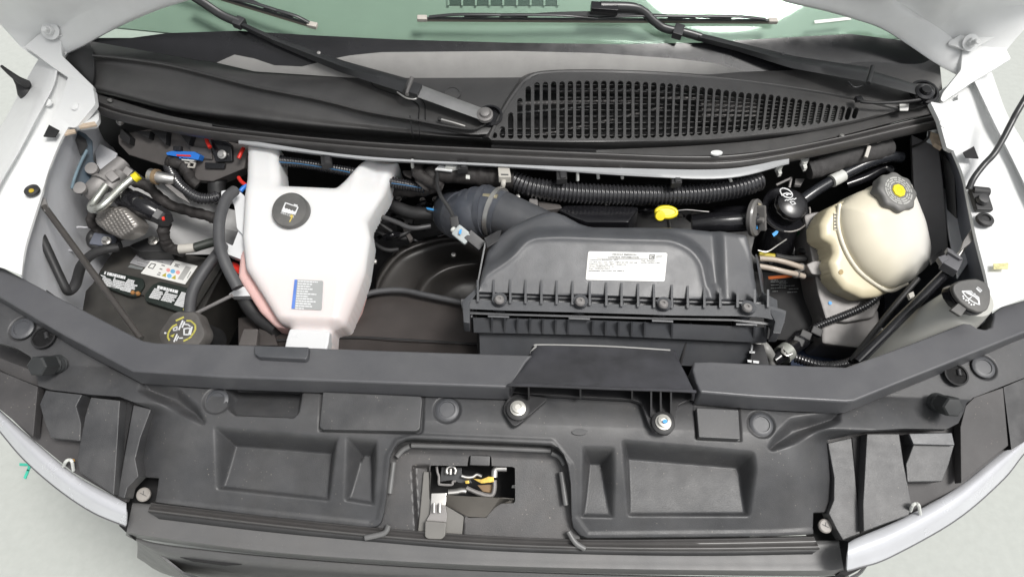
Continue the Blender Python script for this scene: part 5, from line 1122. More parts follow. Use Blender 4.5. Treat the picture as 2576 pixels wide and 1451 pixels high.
# snorkel over the radiator cover
M_sn = mat('snorkel_black', (.034, .034, .038), .38, var=.25, vs=22, dust=.15, dcol=(.10, .10, .13))
st_ = [(1322, 905, .0), (1336, 882, .022), (1356, 866, .038), (1520, 869, .040), (1684, 880, .038), (1700, 893, .022), (1716, 925, .0)]
sm_ = [(1306, 930, .02), (1322, 915, .040), (1345, 905, .050), (1520, 910, .052), (1700, 920, .050), (1716, 930, .040), (1730, 948, .02)]
sb_ = [(1284, 985, .02), (1286, 972, .046), (1300, 966, .058), (1520, 974, .060), (1728, 981, .058), (1742, 986, .046), (1746, 1000, .02)]
loft('snorkel', [st_, sm_, sb_], M_sn, ab, cols=50, thick=.003, sub=5, sharp=50)
tube('snorkel_rim', [(1284, 992, .02), (1286, 974, .046), (1300, 968, .058), (1520, 976, .060), (1728, 983, .058), (1743, 988, .046), (1742, 1004, .02)], .003, M_sn, ab, n=8, seg=8)
tube('snorkel_lip', [(1334, 897, .034), (1337, 884, .037), (1348, 872, .040), (1358, 867, .040), (1520, 870.5, .042), (1686, 880.5, .040)], .0016, mat('worn_edge', (.28, .28, .27), .5), ab, n=6, seg=6)
solid('snorkel_base', [(1280, 985), (1320, 990), (1590, 1004), (1612, 1012), (1632, 1066), (1648, 1087), (1682, 1091), (1692, 1070), (1706, 1018), (1744, 1000), (1742, 960), (1290, 950)], .014, .008, M_blk, ab, bw=.0015, rnd=4)
solid('snorkel_foot', [(1268, 1020), (1278, 1002), (1300, 990), (1376, 1000), (1374, 1006), (1310, 1062), (1298, 1070), (1288, 1068), (1267, 1036)], .012, .010, M_blk, ab, bw=.0015, rnd=5)
for x in (1328, 1458, 1588, 1636, 1660, 1686):
    bm = bm_prism([P(x, 974+(x-1300)*.03, .056), P(x, 1004 + (x > 1620)*44 - (x < 1340)*0, .018), P(x, 985, .014), P(x, 972, .03)], Vector((.003, 0, 0))); mk('mouth_rib', bm, M_blk, ab)
for x, y, blue in ((1303, 1029, 0), (1668, 1064, 1)):
    lathe('grommet', [(.020, -.006), (.020, .003), (.016, .005), (0, .005)], P(x, y, .018), (0, -.2, 1), M_rub, ab, seg=28)
    b = lathe('mount_bolt', [(.0135, 0), (.0135, .003), (.010, .004), (.010, .010), (.006, .011), (.005, .009), (0, .009)], P(x, y-2, .023), (0, -.2, 1), mat('bright_bolt', (.55, .54, .50), .35, metal=.5), ab, seg=24)
    if blue: marks('paint_dab', [ell(x+5, y-5, 6, 5, 12)], TP(x, y, .0345, 11), M_cyan, b, h=.001)
# ---------------- intake duct ----------------------------------------------------
du = thing('intake_duct', 'blue grey rubber intake elbow clamped to the air filter box neck', 'air duct')
M_duct = mat('duct_rubber', (.050, .056, .070), .45, var=.15, dust=.15)
tube('rubber_elbow', [(1138, 525, -.10), (1146, 540, -.04), (1172, 545, .008), (1205, 532, .026), (1232, 530, .032), (1262, 540, .034)], [.046, .050, .051, .051, .050, .049], M_duct, du, n=8, seg=36)
for a_, b_ in (((1160, 543, -.005), (1166, 543, .0)), ((1180, 538, .012), (1187, 536, .015)), ((1198, 533, .022), (1205, 532, .025))): tube('elbow_rib', [a_, b_], .0530, M_duct, du, n=2, seg=36, straight=True)
tube('elbow_band', [(1215, 530, .028), (1228, 531, .031)], .0545, M_duct, du, n=2, seg=36, straight=True)
tube('hose_clamp', [(1243, 532, .032), (1253, 535, .033)], .0535, M_steel, du, n=2, seg=36, straight=True)
tube('clamp_screw', [(1216, 494, .075), (1252, 497, .080)], .0065, mat('brass_steel', (.42, .38, .26), .35, metal=.6), du, n=2, seg=10)
tube('box_neck', [(1255, 536, .034), (1300, 555, .034), (1350, 580, .030), (1400, 610, .02)], [.048, .046, .047, .05], M_abox, du, n=6, seg=36)
sn = thing('airflow_sensor', 'pale grey sensor plug with a blue dab on the intake duct neck', 'sensor')
u_ = Vector((.75, -.55, -.2)); box('plug_shell', P(1163, 591, .055), (0, -.6, .8), u_, .036, .026, .022, mat('pale_plug', (.40, .43, .43), .45), sn, bw=.004)
lathe('plug_nose', [(.006, 0), (.006, .010), (.004, .012), (0, .012)], P(1148, 584, .055), -u_, M_pin, sn, seg=14)
box('sensor_body', P(1195, 606, .050), (0, -.5, .85), u_, .040, .022, .020, M_blk, sn, bw=.002)
box('dark_boot', P(1144, 560, .050), (0, -.5, .85), (.2, -1, 0), .024, .018, .018, M_rub, sn, bw=.003)
marks('blue_dab', [[(1156, 578), (1162, 576), (1160, 589), (1154, 588)]], TP(1160, 583, .071, 36), M_cyan, sn, h=.001)
tube('sensor_wire', [(1100, 436, .06), (1100, 465, .065), (1110, 495, .065), (1130, 525, .06), (1143, 552, .055)], .0042, M_rub, sn, n=8)
def t1(L, z=None): return [(174.6+p[0]*.2314, 308.9+p[1]*.2314) + tuple(p[2:]) for p in L]     # left bay
def t3(L): return [(873+p[0]*.2314, 376+p[1]*.2314) + tuple(p[2:]) for p in L]                 # middle
def t4(L): return [(1853.3+p[0]*.2314, 335.8+p[1]*.2314) + tuple(p[2:]) for p in L]            # right, upper
def t5(L): return [(1853.3+p[0]*.2314, 591+p[1]*.2314) + tuple(p[2:]) for p in L]              # right, lower
M_ring = mat('loom_black', (.030, .030, .033), .26, spec=.8, var=.2, coat=.2)
M_tape = mat('cloth_tape', (.030, .027, .026), .7, var=.35, vs=60, bump=.8, bs=160)
M_foam = mat('foam_sleeve', (.055, .053, .053), .85, var=.2, vs=60, bump=.8, bs=300)
M_fuse = mat('fusebox_plastic', (.085, .078, .075), .6, var=.15, dust=.2, dcol=(.14, .12, .11))
M_blueb = mat('blue_bracket_paint', (.035, .055, .075), .35, var=.25, coat=.3)
M_pipe = mat('bright_pipe', (.62, .63, .58), .2, metal=.85, var=.05)
# ---------------- main wiring looms --------------------------------------------
corrug('wiring_loom', [(1285, 452, .035), (1340, 472, .033), (1440, 485, .030), (1560, 490, .028), (1700, 490, .028), (1800, 482, .030), (1870, 468, .035), (1912, 452, .04)], .0235, M_ring, None, pitch=.0086, amp=.0036, label='thick black corrugated loom sagging under the cowl behind the air filter box', cat='wiring loom', group='corrugated wiring looms')
corrug('wiring_loom', [(690, 404, .045), (760, 410, .042), (840, 424, .040), (920, 440, .035), (985, 458, .02), (1070, 474, .01)], .0125, M_ring, None, pitch=.0058, amp=.002, label='thin black corrugated loom passing behind the upper necks of the coolant tank', cat='wiring loom', group='corrugated wiring looms')
LM = ORDER[-1]
for q_ in ([(702, 408, .056), (760, 413, .054), (840, 426, .051), (880, 434, .050)], [(985, 461, .032), (1020, 466, .028), (1060, 473, .023)]): tube('blue_stripe', q_, .0010, mat('stripe_blue', (.02, .14, .32), .5), LM, n=6, seg=6)
corrug('wiring_loom', t1([(1080, 470, .01), (1120, 560, .008), (1190, 670, .003), (1280, 750, -.002), (1400, 815, -.01), (1520, 825, -.015), (1620, 800, -.02)]), .0125, M_ring, None, pitch=.006, amp=.0024, label='curved black corrugated loom hanging below the blue connector left of the tank', cat='wiring loom', group='corrugated wiring looms')
corrug('wiring_loom', t5([(1560, 640, -.08), (1420, 760, -.10), (1200, 860, -.12), (1020, 930, -.13), (860, 1000, -.14), (760, 1090, -.15)]), .0085, M_ring, None, pitch=.0055, amp=.0018, label='slim corrugated loom curving under the brake reservoir to a silver ringed connector', cat='wiring loom', group='corrugated wiring looms')
corrug('wiring_loom', [(2000, 900, -.14), (2060, 918, -.13), (2110, 918, -.13), (2150, 905, -.13), (2190, 870, -.14), (2215, 830, -.15)], .010, M_ring, None, pitch=.006, amp=.002, label='black corrugated loom lying low behind the right rear bar of the cover', cat='wiring loom', group='corrugated wiring looms')
tp = thing('taped_harness', 'cloth taped wiring harness bundle joining the looms above the intake elbow', 'wiring harness')
def lumpy(name, pts, r, m, par, amp=.12, seed=0, **k):
    path = crv([P(*p) for p in pts], 10); rr_ = [r*(1+amp*noise.noise(Vector((i*.35, seed, 0)))*1.6) for i in range(len(path))]
    bm = bm_tube(path, rr_, 18)
    for v in bm.verts: v.co += Vector((noise.noise(v.co*60), noise.noise(v.co*60+Vector((9, 0, 0))), noise.noise(v.co*60+Vector((0, 9, 0)))))*.0022
    return mk(name, bm, m, par, sharp=70, **k)
lumpy('harness_trunk', [(1062, 468, .02), (1080, 446, .035), (1120, 436, .045), (1180, 440, .045), (1230, 446, .042), (1290, 452, .038)], .0215, M_tape, tp, seed=2)
lumpy('harness_branch', [(1058, 400, .05), (1050, 430, .05), (1075, 455, .04), (1110, 470, .02)], .013, M_tape, tp, seed=5)
lumpy('harness_branch', [(1110, 450, .035), (1098, 470, .02), (1060, 480, .0), (990, 480, -.02)], .012, M_tape, tp, seed=7)
solid('tape_tab', [(1172, 440), (1182, 441), (1182, 450), (1172, 449)], .070, .002, M_pin, tp, bw=0)
ct = thing('cable_clip', 'pale grey plastic clip strapped round the thick loom beneath the cowl', 'clip')
M_cream = mat('cream_nylon', (.48, .46, .42), .5, var=.06)
solid('clip_head', t3([(1640, 170), (1760, 175), (1785, 300), (1650, 300)]), .082, .016, M_cream, ct, bw=.002, rnd=2)
solid('clip_slot', t3([(1675, 265), (1755, 268), (1755, 280), (1675, 278)]), .083, .001, M_ink, ct, bw=0)
tube('clip_strap', t3([(1705, 300, .070), (1700, 360, .072), (1690, 410, .060), (1660, 445, .035)]), .005, M_cream, ct, n=5, flat=.5)
# small pale bracket and nut under the rail
nb = thing('rail_bracket', 'small white clip bracket hanging from the rail above the taped harness', 'bracket')
solid('bracket_plate', t3([(955, 215), (1000, 170), (1080, 180), (1150, 215), (1140, 235)]), .070, .004, M_paint, nb, bw=.001)
solid('bracket_block', t3([(1080, 150), (1220, 140), (1225, 185), (1150, 200), (1060, 190)]), .076, .010, M_pin, nb, bw=.002)
# ---------------- left bay: fuse box, connector, drier, sensors -------------------
fb = thing('fuse_box', 'brownish grey fuse box housing with painted triangular shadows at the rear left of the bay', 'fuse box')
FP = P3((300, 350, .035), (600, 385, .035), (450, 440, -.005))
solid('housing', t1([(520, 130), (900, 60), (1500, 150), (1950, 250), (1900, 500), (1560, 640), (1300, 620), (1050, 480), (640, 350), (530, 230)]), FP, .05, M_fuse, fb, bw=.004)
for tri in ([(560, 60), (660, 160), (650, 235), (540, 160)], [(880, 80), (1045, 240), (1060, 90)], [(1180, 95), (1295, 245), (1330, 130)], [(700, 90), (860, 175), (880, 90)]):
    solid('housing_shadow', t1(tri), FP.off(.020), .022, M_dark, fb, bw=.001)  # dark triangles stand for the shadows on the housing
solid('housing_step', t1([(1300, 250), (1540, 280), (1550, 400), (1330, 380)]), FP.off(.006), .008, M_fuse, fb, bw=.002)
solid('side_box', t1([(1530, 160), (1680, 180), (1760, 240), (1770, 420), (1590, 430), (1545, 300)]), FP.off(.010), .02, M_gloss, fb, bw=.003)
solid('side_box', t1([(1470, 430), (1690, 440), (1680, 500), (1470, 495)]), FP.off(.008), .012, M_gloss, fb, bw=.002)
lathe('housing_bolt', [(.010, -.004), (.010, .002), (.006, .003), (.006, .007), (0, .007)], FP.off(.016).hit(*t1([(1660, 345)])[0]), FP.n, M_steel, fb, seg=14)
lathe('housing_bolt', [(.008, -.004), (.008, .002), (.005, .006), (0, .006)], P(302, 306, .075), (0, -.3, 1), M_steel, fb, seg=12)
cn = thing('electrical_connector', 'bright blue electrical connector with red insert and cream lever on the fuse box', 'connector')
c1 = FP.off(.026)
solid('blue_shell', rc(t1([(1050, 325), (1110, 308), (1360, 315), (1420, 350), (1400, 405), (1180, 370), (1060, 350)]), 2), c1, .02, M_blue, cn, bw=.002)
solid('red_insert', t1([(1160, 345), (1315, 350), (1318, 370), (1165, 362)]), c1.off(.002), .004, M_red, cn, bw=.0005)
for k in range(4): solid('blue_tooth', t1([(1190+k*42, 372), (1212+k*42, 373), (1214+k*42, 390), (1192+k*42, 389)]), c1.off(-.001), .010, M_blue, cn, bw=.0005)
solid('cream_row', t1([(1180, 392), (1360, 402), (1352, 418), (1200, 408)]), c1.off(-.004), .010, M_pin, cn, bw=.0005)
marks('cream_lever', stroke(t1([(1240, 430), (1300, 440), (1290, 480), (1350, 485), (1365, 440), (1310, 425)]), 3.6), c1.off(-.010), M_cream, cn, h=.004)
solid('black_latch', t1([(1125, 250), (1210, 250), (1205, 310), (1120, 300)]), c1.off(.004), .012, M_gloss, cn, bw=.002)
lumpy('taped_lead', t1([(1130, 380, .03), (1100, 430, .02), (1150, 440, .025), (1220, 460, .02), (1290, 540, .005), (1320, 620, -.01), (1400, 680, -.02)]), .012, M_tape, cn, seed=3)
for i, pts in enumerate(([(1490, 150, .06), (1495, 200, .06), (1530, 270, .055)], [(1890, 280, .05), (1865, 330, .05), (1838, 388, .045)], [(1840, 595, .03), (1870, 640, .03), (1930, 690, .03)])):
    tube('red_wire', t1(pts), .0042, M_red, None, n=5, label=('short red wire dropping from under the cowl seal beside the fuse box', 'red wire leaning beside the left upper neck of the coolant tank', 'red wire poking out above the blue lead next to the tank bracket')[i], cat='wire', group='red battery wires')
tube('blue_lead', t1([(1860, 745, .028), (1890, 710, .03), (1930, 685, .03)]), .005, M_blue, None, n=4, label='short bright blue lead just above the white bracket of the coolant tank', cat='wire')
tube('heater_hose', t1([(2000, 440, .0), (1860, 455, .0), (1720, 510, -.01), (1640, 580, -.02), (1600, 680, -.03), (1610, 800, -.04)]), .019, M_rub, None, n=8, label='fat black rubber heater hose bending round left of the coolant tank neck', cat='hose')
# blue painted bracket and aluminium fittings
bb_ = thing('support_bracket', 'dark blue painted steel bracket in the rear left corner of the bay', 'bracket')
solid('bracket_plate', t1([(20, 715), (60, 560), (130, 370), (70, 180), (95, 80), (180, 120), (255, 200), (262, 400), (300, 480), (240, 620), (140, 790)]), P3((185, 470, .03), (235, 345, .07), (240, 450, .02)), .006, M_blueb, bb_, bw=.002)
tube('bracket_edge', t1([(25, 715, .035), (60, 590, .05), (120, 440, .06), (190, 300, .07)]), .003, mat('edge_blue', (.14, .20, .24), .4), bb_, n=5, seg=8)
solid('bracket_window', t1([(95, 120), (180, 180), (200, 250), (120, 360), (70, 190)]), P3((185, 470, .033), (235, 345, .073), (240, 450, .023)), .002, M_dark, bb_, bw=0)
for p in ((245, 500), (118, 712)): lathe('bracket_bolt', [(.013, -.004), (.013, .004), (0, .005)], P(*t1([p])[0], .045 if p[1] < 600 else .032), (.1, -.4, .9), M_alu, bb_, seg=18)
acf = thing('refrigerant_fitting', 'dull aluminium air conditioning fittings with a bent pipe by the left bracket', 'pipe fitting')
tube('fitting_body', t1([(590, 430, .02), (450, 560, .015), (330, 680, .01), (190, 780, .0)]), [.017, .020, .022, .019], M_alu, acf, n=4, seg=20)
tube('fitting_body', t1([(560, 560, .015), (480, 660, .012), (430, 720, .01)]), [.016, .018, .015], M_alu, acf, n=4, seg=18)
tube('fitting_ring', t1([(365, 640, .016), (345, 662, .016)]), .0235, M_alu, acf, n=2, seg=22, straight=True)
box('fitting_block', P(*t1([(620, 530)])[0], .012), (.2, -.4, .9), (1, -.6, 0), .026, .020, .014, M_alu, acf, bw=.003)
solid('apron_step', t1([(260, 190), (520, 330), (500, 390), (560, 440), (420, 560), (300, 480)]), .0, .004, M_sheet, van, bw=.001)
box('fitting_block', P(*t1([(470, 590)])[0], .03), (.2, -.4, .9), (1, -.9, 0), .024, .020, .014, M_alu, acf, bw=.003)
pp = tube('bent_pipe', t1([(400, 680, .02), (330, 780, .015), (250, 890, .01), (245, 940, .01), (310, 935, .015), (400, 870, .02), (560, 710, .025), (710, 585, .03)]), .0085, M_pipe, None, n=8, seg=16, label='shiny bent metal pipe with a yellow end in the left of the bay', cat='pipe')
lathe('yellow_collar', [(.010, -.006), (.010, .006), (0, .007)], P(*t1([(725, 590)])[0], .032), (.5, .4, .2), M_yel, pp, seg=16)
mh = thing('metal_hose_end', 'crimped metal hose end fitting below the fuse box', 'pipe fitting')
tube('crimp_sleeve', t1([(880, 575, .02), (1010, 600, .02), (1140, 618, .015)]), [.016, .013, .011], M_steel, mh, n=3, seg=16)
tube('crimp_ring', t1([(925, 585, .02), (965, 592, .02)]), .017, mat('rust_brass', (.35, .25, .15), .45, metal=.5), mh, n=2, seg=16)
solid('flag_plate', t1([(1000, 640), (1060, 640), (1230, 770), (1320, 880), (1180, 800)]), .01, .004, M_alu, mh, bw=.001)
# foil heat shield block with diamond embossing
fo = rc(t1([(290, 1050), (330, 960), (440, 905), (600, 915), (690, 990), (775, 1110), (720, 1210), (580, 1272), (420, 1195), (310, 1110)]), 8, 5)
FO = TP(300, 560, -.03, 38, -15)
def foil(X, Y, uv, s):
    a = (X*.8+Y*.6)*2*math.pi/.016; b = (X*.6-Y*.9)*2*math.pi/.016
    return .0038*np.abs(np.sin(a)*np.sin(b))*np.clip(s/.008, 0, 1)
inflate('heat_shield', fo, FO, .009, .010, mat('foil', (.27, .255, .24), .38, metal=.6, var=.25), None, res=.002, skirt=.03, extra=foil, sharp=60, label='diamond embossed silver foil heat shield above the battery', cat='heat shield')
sw = thing('pressure_sensor', 'black cylindrical sensor with a small red tab next to the foil shield', 'sensor')
tube('sensor_barrel', t1([(590, 800, -.02), (640, 850, -.02), (700, 870, -.02)]), [.023, .024, .023], M_gloss, sw, n=3, seg=24)
tube('sensor_barrel', t1([(690, 860, -.02), (820, 920, -.02), (960, 990, -.03)]), [.026, .025, .021], M_gloss, sw, n=4, seg=24)
tube('sensor_plug', t1([(930, 980, -.02), (1020, 1030, -.03), (1060, 1060, -.03)]), [.019, .019, .016], M_blk, sw, n=3, seg=6)
solid('red_tab', t1([(1000, 1025), (1030, 1015), (1035, 1050), (1005, 1055)]), .004, .004, M_red, sw, bw=.001)
lumpy('sensor_lead', t1([(1050, 1080, -.05), (1020, 1180, -.06), (1040, 1280, -.08), (1100, 1360, -.10), (1250, 1400, -.12)]), .012, M_tape, sw, seed=11)
lumpy('ground_harness', t1([(700, 640, -.02), (860, 700, -.03), (1060, 880, -.05), (1300, 960, -.06), (1500, 1010, -.06), (1620, 1060, -.07)]), .012, M_tape, None, seed=13, label='taped harness crossing diagonally over the pale wheelhouse behind the battery', cat='wiring harness')
lumpy('fender_harness', t1([(280, 990, -.04), (230, 1060, -.05), (330, 1180, -.08), (500, 1240, -.09), (600, 1225, -.09)]), .010, M_tape, None, seed=17, label='short black harness wrapped below the foil shield behind the battery', cat='wiring harness')
gc = thing('battery_clamp', 'black battery cable clamp bolted at the left rear corner of the battery', 'clamp')
tube('clamp_loop', t1([(310, 1180, -.08), (250, 1220, -.085), (235, 1290, -.09), (290, 1340, -.09), (420, 1350, -.10), (560, 1310, -.10)]), .010, M_rub, gc, n=6)
box('clamp_body', P(*t1([(370, 1290)])[0], -.085), (0, -.2, 1), (1, -.1, 0), .046, .030, .02, mat('clamp_grey', (.12, .13, .16), .45), gc, bw=.003)
mk('clamp_bolt', bolt_bm(.007, .010, c=P(*t1([(405, 1285)])[0], -.07), n=(0, -.2, 1)), M_steel, gc)
pc_ = thing('battery_terminal', 'black covered battery terminal with a steel bolt and pale sleeved cable', 'battery terminal')
solid('terminal_cover', t1([(640, 1330), (850, 1240), (1020, 1290), (1130, 1340), (1100, 1400), (760, 1400)]), -.115, .03, M_rub, pc_, bw=.004)
mk('terminal_bolt', bolt_bm(.008, .012, c=P(*t1([(915, 1285)])[0], -.11), n=(0, -.2, 1)), M_steel, pc_)
tube('sleeved_end', t1([(1195, 1372, -.08), (1270, 1368, -.08), (1360, 1358, -.08)]), .0105, M_cream, pc_, n=3, seg=18)
tube('cable', t1([(1360, 1358, -.08), (1450, 1330, -.08), (1560, 1300, -.08), (1680, 1290, -.08)]), .010, mat('green_black', (.03, .035, .03), .5), pc_, n=4, seg=16)
solid('side_fitting', [(538, 618), (580, 622), (582, 640), (556, 652), (534, 646)], -.08, .02, M_gloss, pc_, bw=.003)
solid('positive_cover', [(582, 654), (600, 662), (622, 684), (624, 712), (606, 700), (586, 672)], -.06, .03, M_red, None, bw=.004, label='red positive terminal cover half hidden beside the coolant tank', cat='terminal cover')
# thick strap cable and prop rod on the left apron
tube('apron_cable', [(90, 565, .04), (125, 640, .01), (160, 715, -.03), (172, 732, -.045), (190, 715, -.05), (205, 668, -.06), (232, 640, -.07), (262, 628, -.08), (296, 622, -.09)], .0085, M_rub, None, n=8, flat=1.2, label='black cable looping down the grey apron and back up to the battery', cat='cable')
sr = thing('support_strut', 'thin black support rod slanting across the battery from the left fender', 'support rod')
tube('strut_rod', [(112, 520, .085), (355, 852, .02)], .0062, mat('rod_black', (.05, .045, .042), .35, coat=.2), sr, n=2, seg=14)
solid('strut_eye', [(98, 494), (114, 498), (122, 522), (112, 532), (102, 516)], .088, .004, M_alu, sr, bw=.001)
box('apron_square_hole', P(140, 606, -.03), (.7, 0, .7), (0, 1, 0), .010, .010, .004, M_dark, van, bw=0)
for x, y in ((174, 572), (205, 573)): pass
for x, y, l_ in ((210, 572, 16), (172, 630, 12)): tube('panel_crease', [(x-l_, y-1, -.052), (x+l_, y+1, -.072)], .0022, M_sheet, van, n=2, seg=8)
# ---------------- middle: fan shroud, radiator top panel, hoses --------------------
fs = thing('fan_shroud', 'black round fan shroud with curved ribs behind the radiator', 'fan shroud')
mat('shroud_black', (.040, .037, .035), .38, var=.1, spec=.7)
R0 = [(940, 752), (952, 695), (1000, 634), (1070, 604), (1140, 592), (1250, 588)]; R2 = [(1030, 740), (1055, 690), (1104, 656), (1180, 642), (1250, 640)]; R3 = [(1046, 744), (1074, 700), (1118, 672), (1180, 660), (1250, 658)]; R4 = [(1100, 750), (1130, 722), (1160, 706), (1200, 700), (1250, 700)]
def zz(r, z, dx=0, dy=0): return [(x+dx, y+dy, z) for x, y in r]
loft('shroud_bowl', [zz(R0, -.20, -4, -4), zz(R0, -.150), zz(R0, -.148, 8, 8), zz(R0, -.165, 16, 18), zz(R2, -.168), zz(R3, -.135), zz(R3, -.14, 14, 10), zz(R4, -.18), zz(R4, -.20, 40, 30)], MATS['shroud_black'], fs, cols=60, thick=.003, sub=4, sharp=70)
tube('shroud_pipe', [(893, 756, -.10), (935, 736, -.10), (1005, 730, -.10), (1070, 742, -.10), (1175, 764, -.10)], .0065, M_hose, fs, n=8)
rp = thing('radiator_top_panel', 'dark brown radiator top panel between the coolant tank and air filter box', 'radiator')
M_rp = mat('radiator_plastic', (.045, .039, .037), .5, var=.12, dust=.2, dcol=(.10, .085, .08))
loft('top_panel', [[(600, 800, -.13), (860, 762, -.125), (940, 742, -.12), (1005, 736, -.12), (1075, 750, -.12), (1200, 778, -.12)], [(600, 860, -.10), (860, 845, -.10), (1000, 850, -.10), (1200, 862, -.10)], [(600, 866, -.10), (860, 852, -.10), (1000, 857, -.10), (1200, 869, -.10)], [(600, 910, -.14), (860, 912, -.14), (1000, 914, -.14), (1200, 920, -.14)]], M_rp, rp, cols=50, thick=.004, sub=2, sharp=30)
solid('panel_hole', ell(855, 837, 6, 5), -.099, .002, M_dark, rp, bw=0)
tube('panel_edge', [(600, 862, -.098), (860, 849, -.098), (1000, 854, -.098), (1200, 866, -.098)], .003, M_dark, rp, n=6, seg=8)
solid('side_post', [(612, 826), (650, 826), (645, 868), (598, 868)], -.07, .03, M_fuse, rp, bw=.003)
solid('side_post', [(650, 824), (690, 838), (700, 868), (652, 868)], -.09, .03, M_rp, rp, bw=.003)
tube('vacuum_hose', t3([(220, 705, -.03), (380, 735, -.03), (560, 800, -.03), (660, 845, -.03), (760, 855, -.03), (910, 832, -.03)]), .0055, mat('satin_hose', (.06, .06, .062), .3), None, n=8, label='thin satin black hose curving right from the coolant tank into the dark bay', cat='hose')
hb2 = tube('heater_pipe', t3([(420, 560, -.06), (560, 640, -.05), (700, 685, -.05), (860, 700, -.05), (1080, 700, -.06)]), .015, M_rub, None, n=8, label='dark rubber pipe with a white ring running into the intake elbow', cat='pipe')
tube('white_ring', [t3([(940, 700)])[0] + (-.05,), t3([(952, 700)])[0] + (-.05,)], .017, M_pin, hb2, n=2, seg=20, straight=True)
solid('blue_tag', t3([(860, 630), (970, 650), (970, 668), (870, 648)]), -.025, .002, M_cyan, hb2, bw=0)
eng = thing('engine', 'dark engine top with small hoses and brackets behind the fan shroud', 'engine')
loft('engine_block', [[(900, 500, -.22), (1200, 500, -.20), (1600, 520, -.20), (2000, 560, -.22)], [(900, 620, -.28), (1200, 600, -.26), (1600, 640, -.26), (2000, 700, -.28)], [(880, 760, -.40), (1200, 760, -.40), (1600, 760, -.40), (2000, 800, -.40)]], M_blk, eng, cols=30, sub=2)
for pts, r in (([(240, 960), (350, 1060), (450, 1095), (560, 1085)], .005), ([(380, 600), (250, 700), (280, 840)], .008), ([(250, 850), (400, 930), (560, 960), (700, 970)], .005), ([(560, 740), (640, 780), (720, 790)], .009), ([(250, 520), (420, 560), (640, 500)], .010)):
    tube('engine_hose', [p + (-.12,) for p in t3(pts)], r, M_rub, eng, n=6)
solid('engine_bracket', t3([(600, 850), (660, 870), (720, 960), (680, 1000), (640, 930)]), -.11, .01, M_fuse, eng, bw=.002)
solid('engine_bracket', t3([(600, 225), (740, 225), (750, 255), (690, 305), (620, 270)]), .03, .006, M_fuse, eng, bw=.002)
solid('engine_cover', T(1276, 483.5, [(380, 130), (430, 95), (620, 90), (930, 100), (1000, 110), (920, 225), (600, 225), (500, 190)]), .012, .06, M_gloss, eng, bw=.006)
solid('engine_flange', T(1276, 483.5, [(165, 45), (230, 45), (235, 150), (160, 160)]), .02, .05, M_alu, eng, bw=.003)
solid('engine_flange', T(1276, 483.5, [(230, 60), (400, 90), (420, 120), (240, 140)]), .01, .05, M_fuse, eng, bw=.003)
for i, p in enumerate([(300, 1222), (650, 345), (1855, 525), (840, 580), (1160, 1150)]):
    q = t3([p])[0]; lathe('engine_bolt', [(.006, 0), (.005, .006), (0, .007)], P(q[0], q[1], -.10 if i != 2 else .02), (0, -.3, 1), M_steel, eng, seg=10)
rnd = random.Random(3)
for k in range(26):
    x, y = rnd.choice(((rnd.uniform(900, 1120), rnd.uniform(490, 620)), (rnd.uniform(1500, 1890), rnd.uniform(490, 550)), (rnd.uniform(1930, 2060), rnd.uniform(580, 690)))); z = rnd.uniform(-.17, -.09); a = rnd.uniform(-.6, .6)
    L_ = rnd.uniform(30, 80); tube('engine_hose', [(x, y, z), (x+L_*.5, y+L_*a*.5+rnd.uniform(-10, 10), z+.01), (x+L_, y+L_*a, z-.01)], rnd.uniform(.003, .009), rnd.choice((M_rub, M_ring, M_gloss, M_blk)), eng, n=5, seg=10)
for k in range(14):
    x, y = rnd.choice(((rnd.uniform(930, 1120), rnd.uniform(480, 600)), (rnd.uniform(1500, 1850), rnd.uniform(500, 548)))); mk('engine_bolt', bolt_bm(.005, .008, c=P(x, y, rnd.uniform(-.13, -.08)), n=(rnd.uniform(-.3, .3), -.4, 1)), M_alu, eng)
# ---------------- right bay ---------------------------------------------------------
mc = thing('master_cylinder', 'cast aluminium master cylinder bracket standing under the cream brake reservoir', 'master cylinder')
MP = TP(2080, 700, -.09, 25)
solid('casting', rc([(2022, 540), (2050, 532), (2100, 530), (2120, 560), (2140, 640), (2130, 700), (2210, 735), (2218, 760), (2200, 800), (2130, 812), (2078, 806), (2058, 740), (2040, 640)], 8), MP, .08, M_alu, mc, bw=.006)
solid('casting_boss', rc([(2028, 664), (2048, 655), (2080, 655), (2092, 668), (2090, 684), (2060, 692), (2042, 690)], 6), MP.off(.016), .03, M_alu, mc, bw=.004)
solid('casting_rib', [(2060, 690), (2100, 700), (2150, 745), (2146, 752), (2066, 704)], MP.off(.008), .02, M_alu, mc, bw=.003)
mk('mount_bolt', bolt_bm(.008, .010, c=MP.off(.002).hit(2108, 726), n=MP.n), M_steel, mc)
lathe('blue_dot', [(.004, 0), (.004, .001), (0, .001)], MP.off(.001).hit(2088, 762), MP.n, M_cyan, mc, seg=12)
box('lower_casting', P(2110, 840, -.20), (0, -.3, 1), (1, -.1, 0), .13, .10, .12, M_alu, mc, bw=.01)
lathe('booster_face', [(.075, -.05), (.075, -.01), (.065, .0), (.02, .006), (0, .006)], P(2150, 780, -.20), (0, -.8, .6), M_gloss, mc, seg=40)
eb = thing('relay_box', 'black box with an orange warning strip between the air filter box and brake reservoir', 'relay box')
EP = TP(1980, 760, -.17, 12)
solid('box_shell', [(1880, 680), (2070, 690), (2090, 820), (2050, 860), (1880, 850)], EP, .12, M_dark, eb, bw=.004)
solid('orange_strip', t5([(340, 450), (500, 438), (612, 432), (600, 460), (480, 470), (350, 482)]), EP.off(.001), .0012, mat('orange_ink', (.75, .16, .02), .5), eb, bw=0)
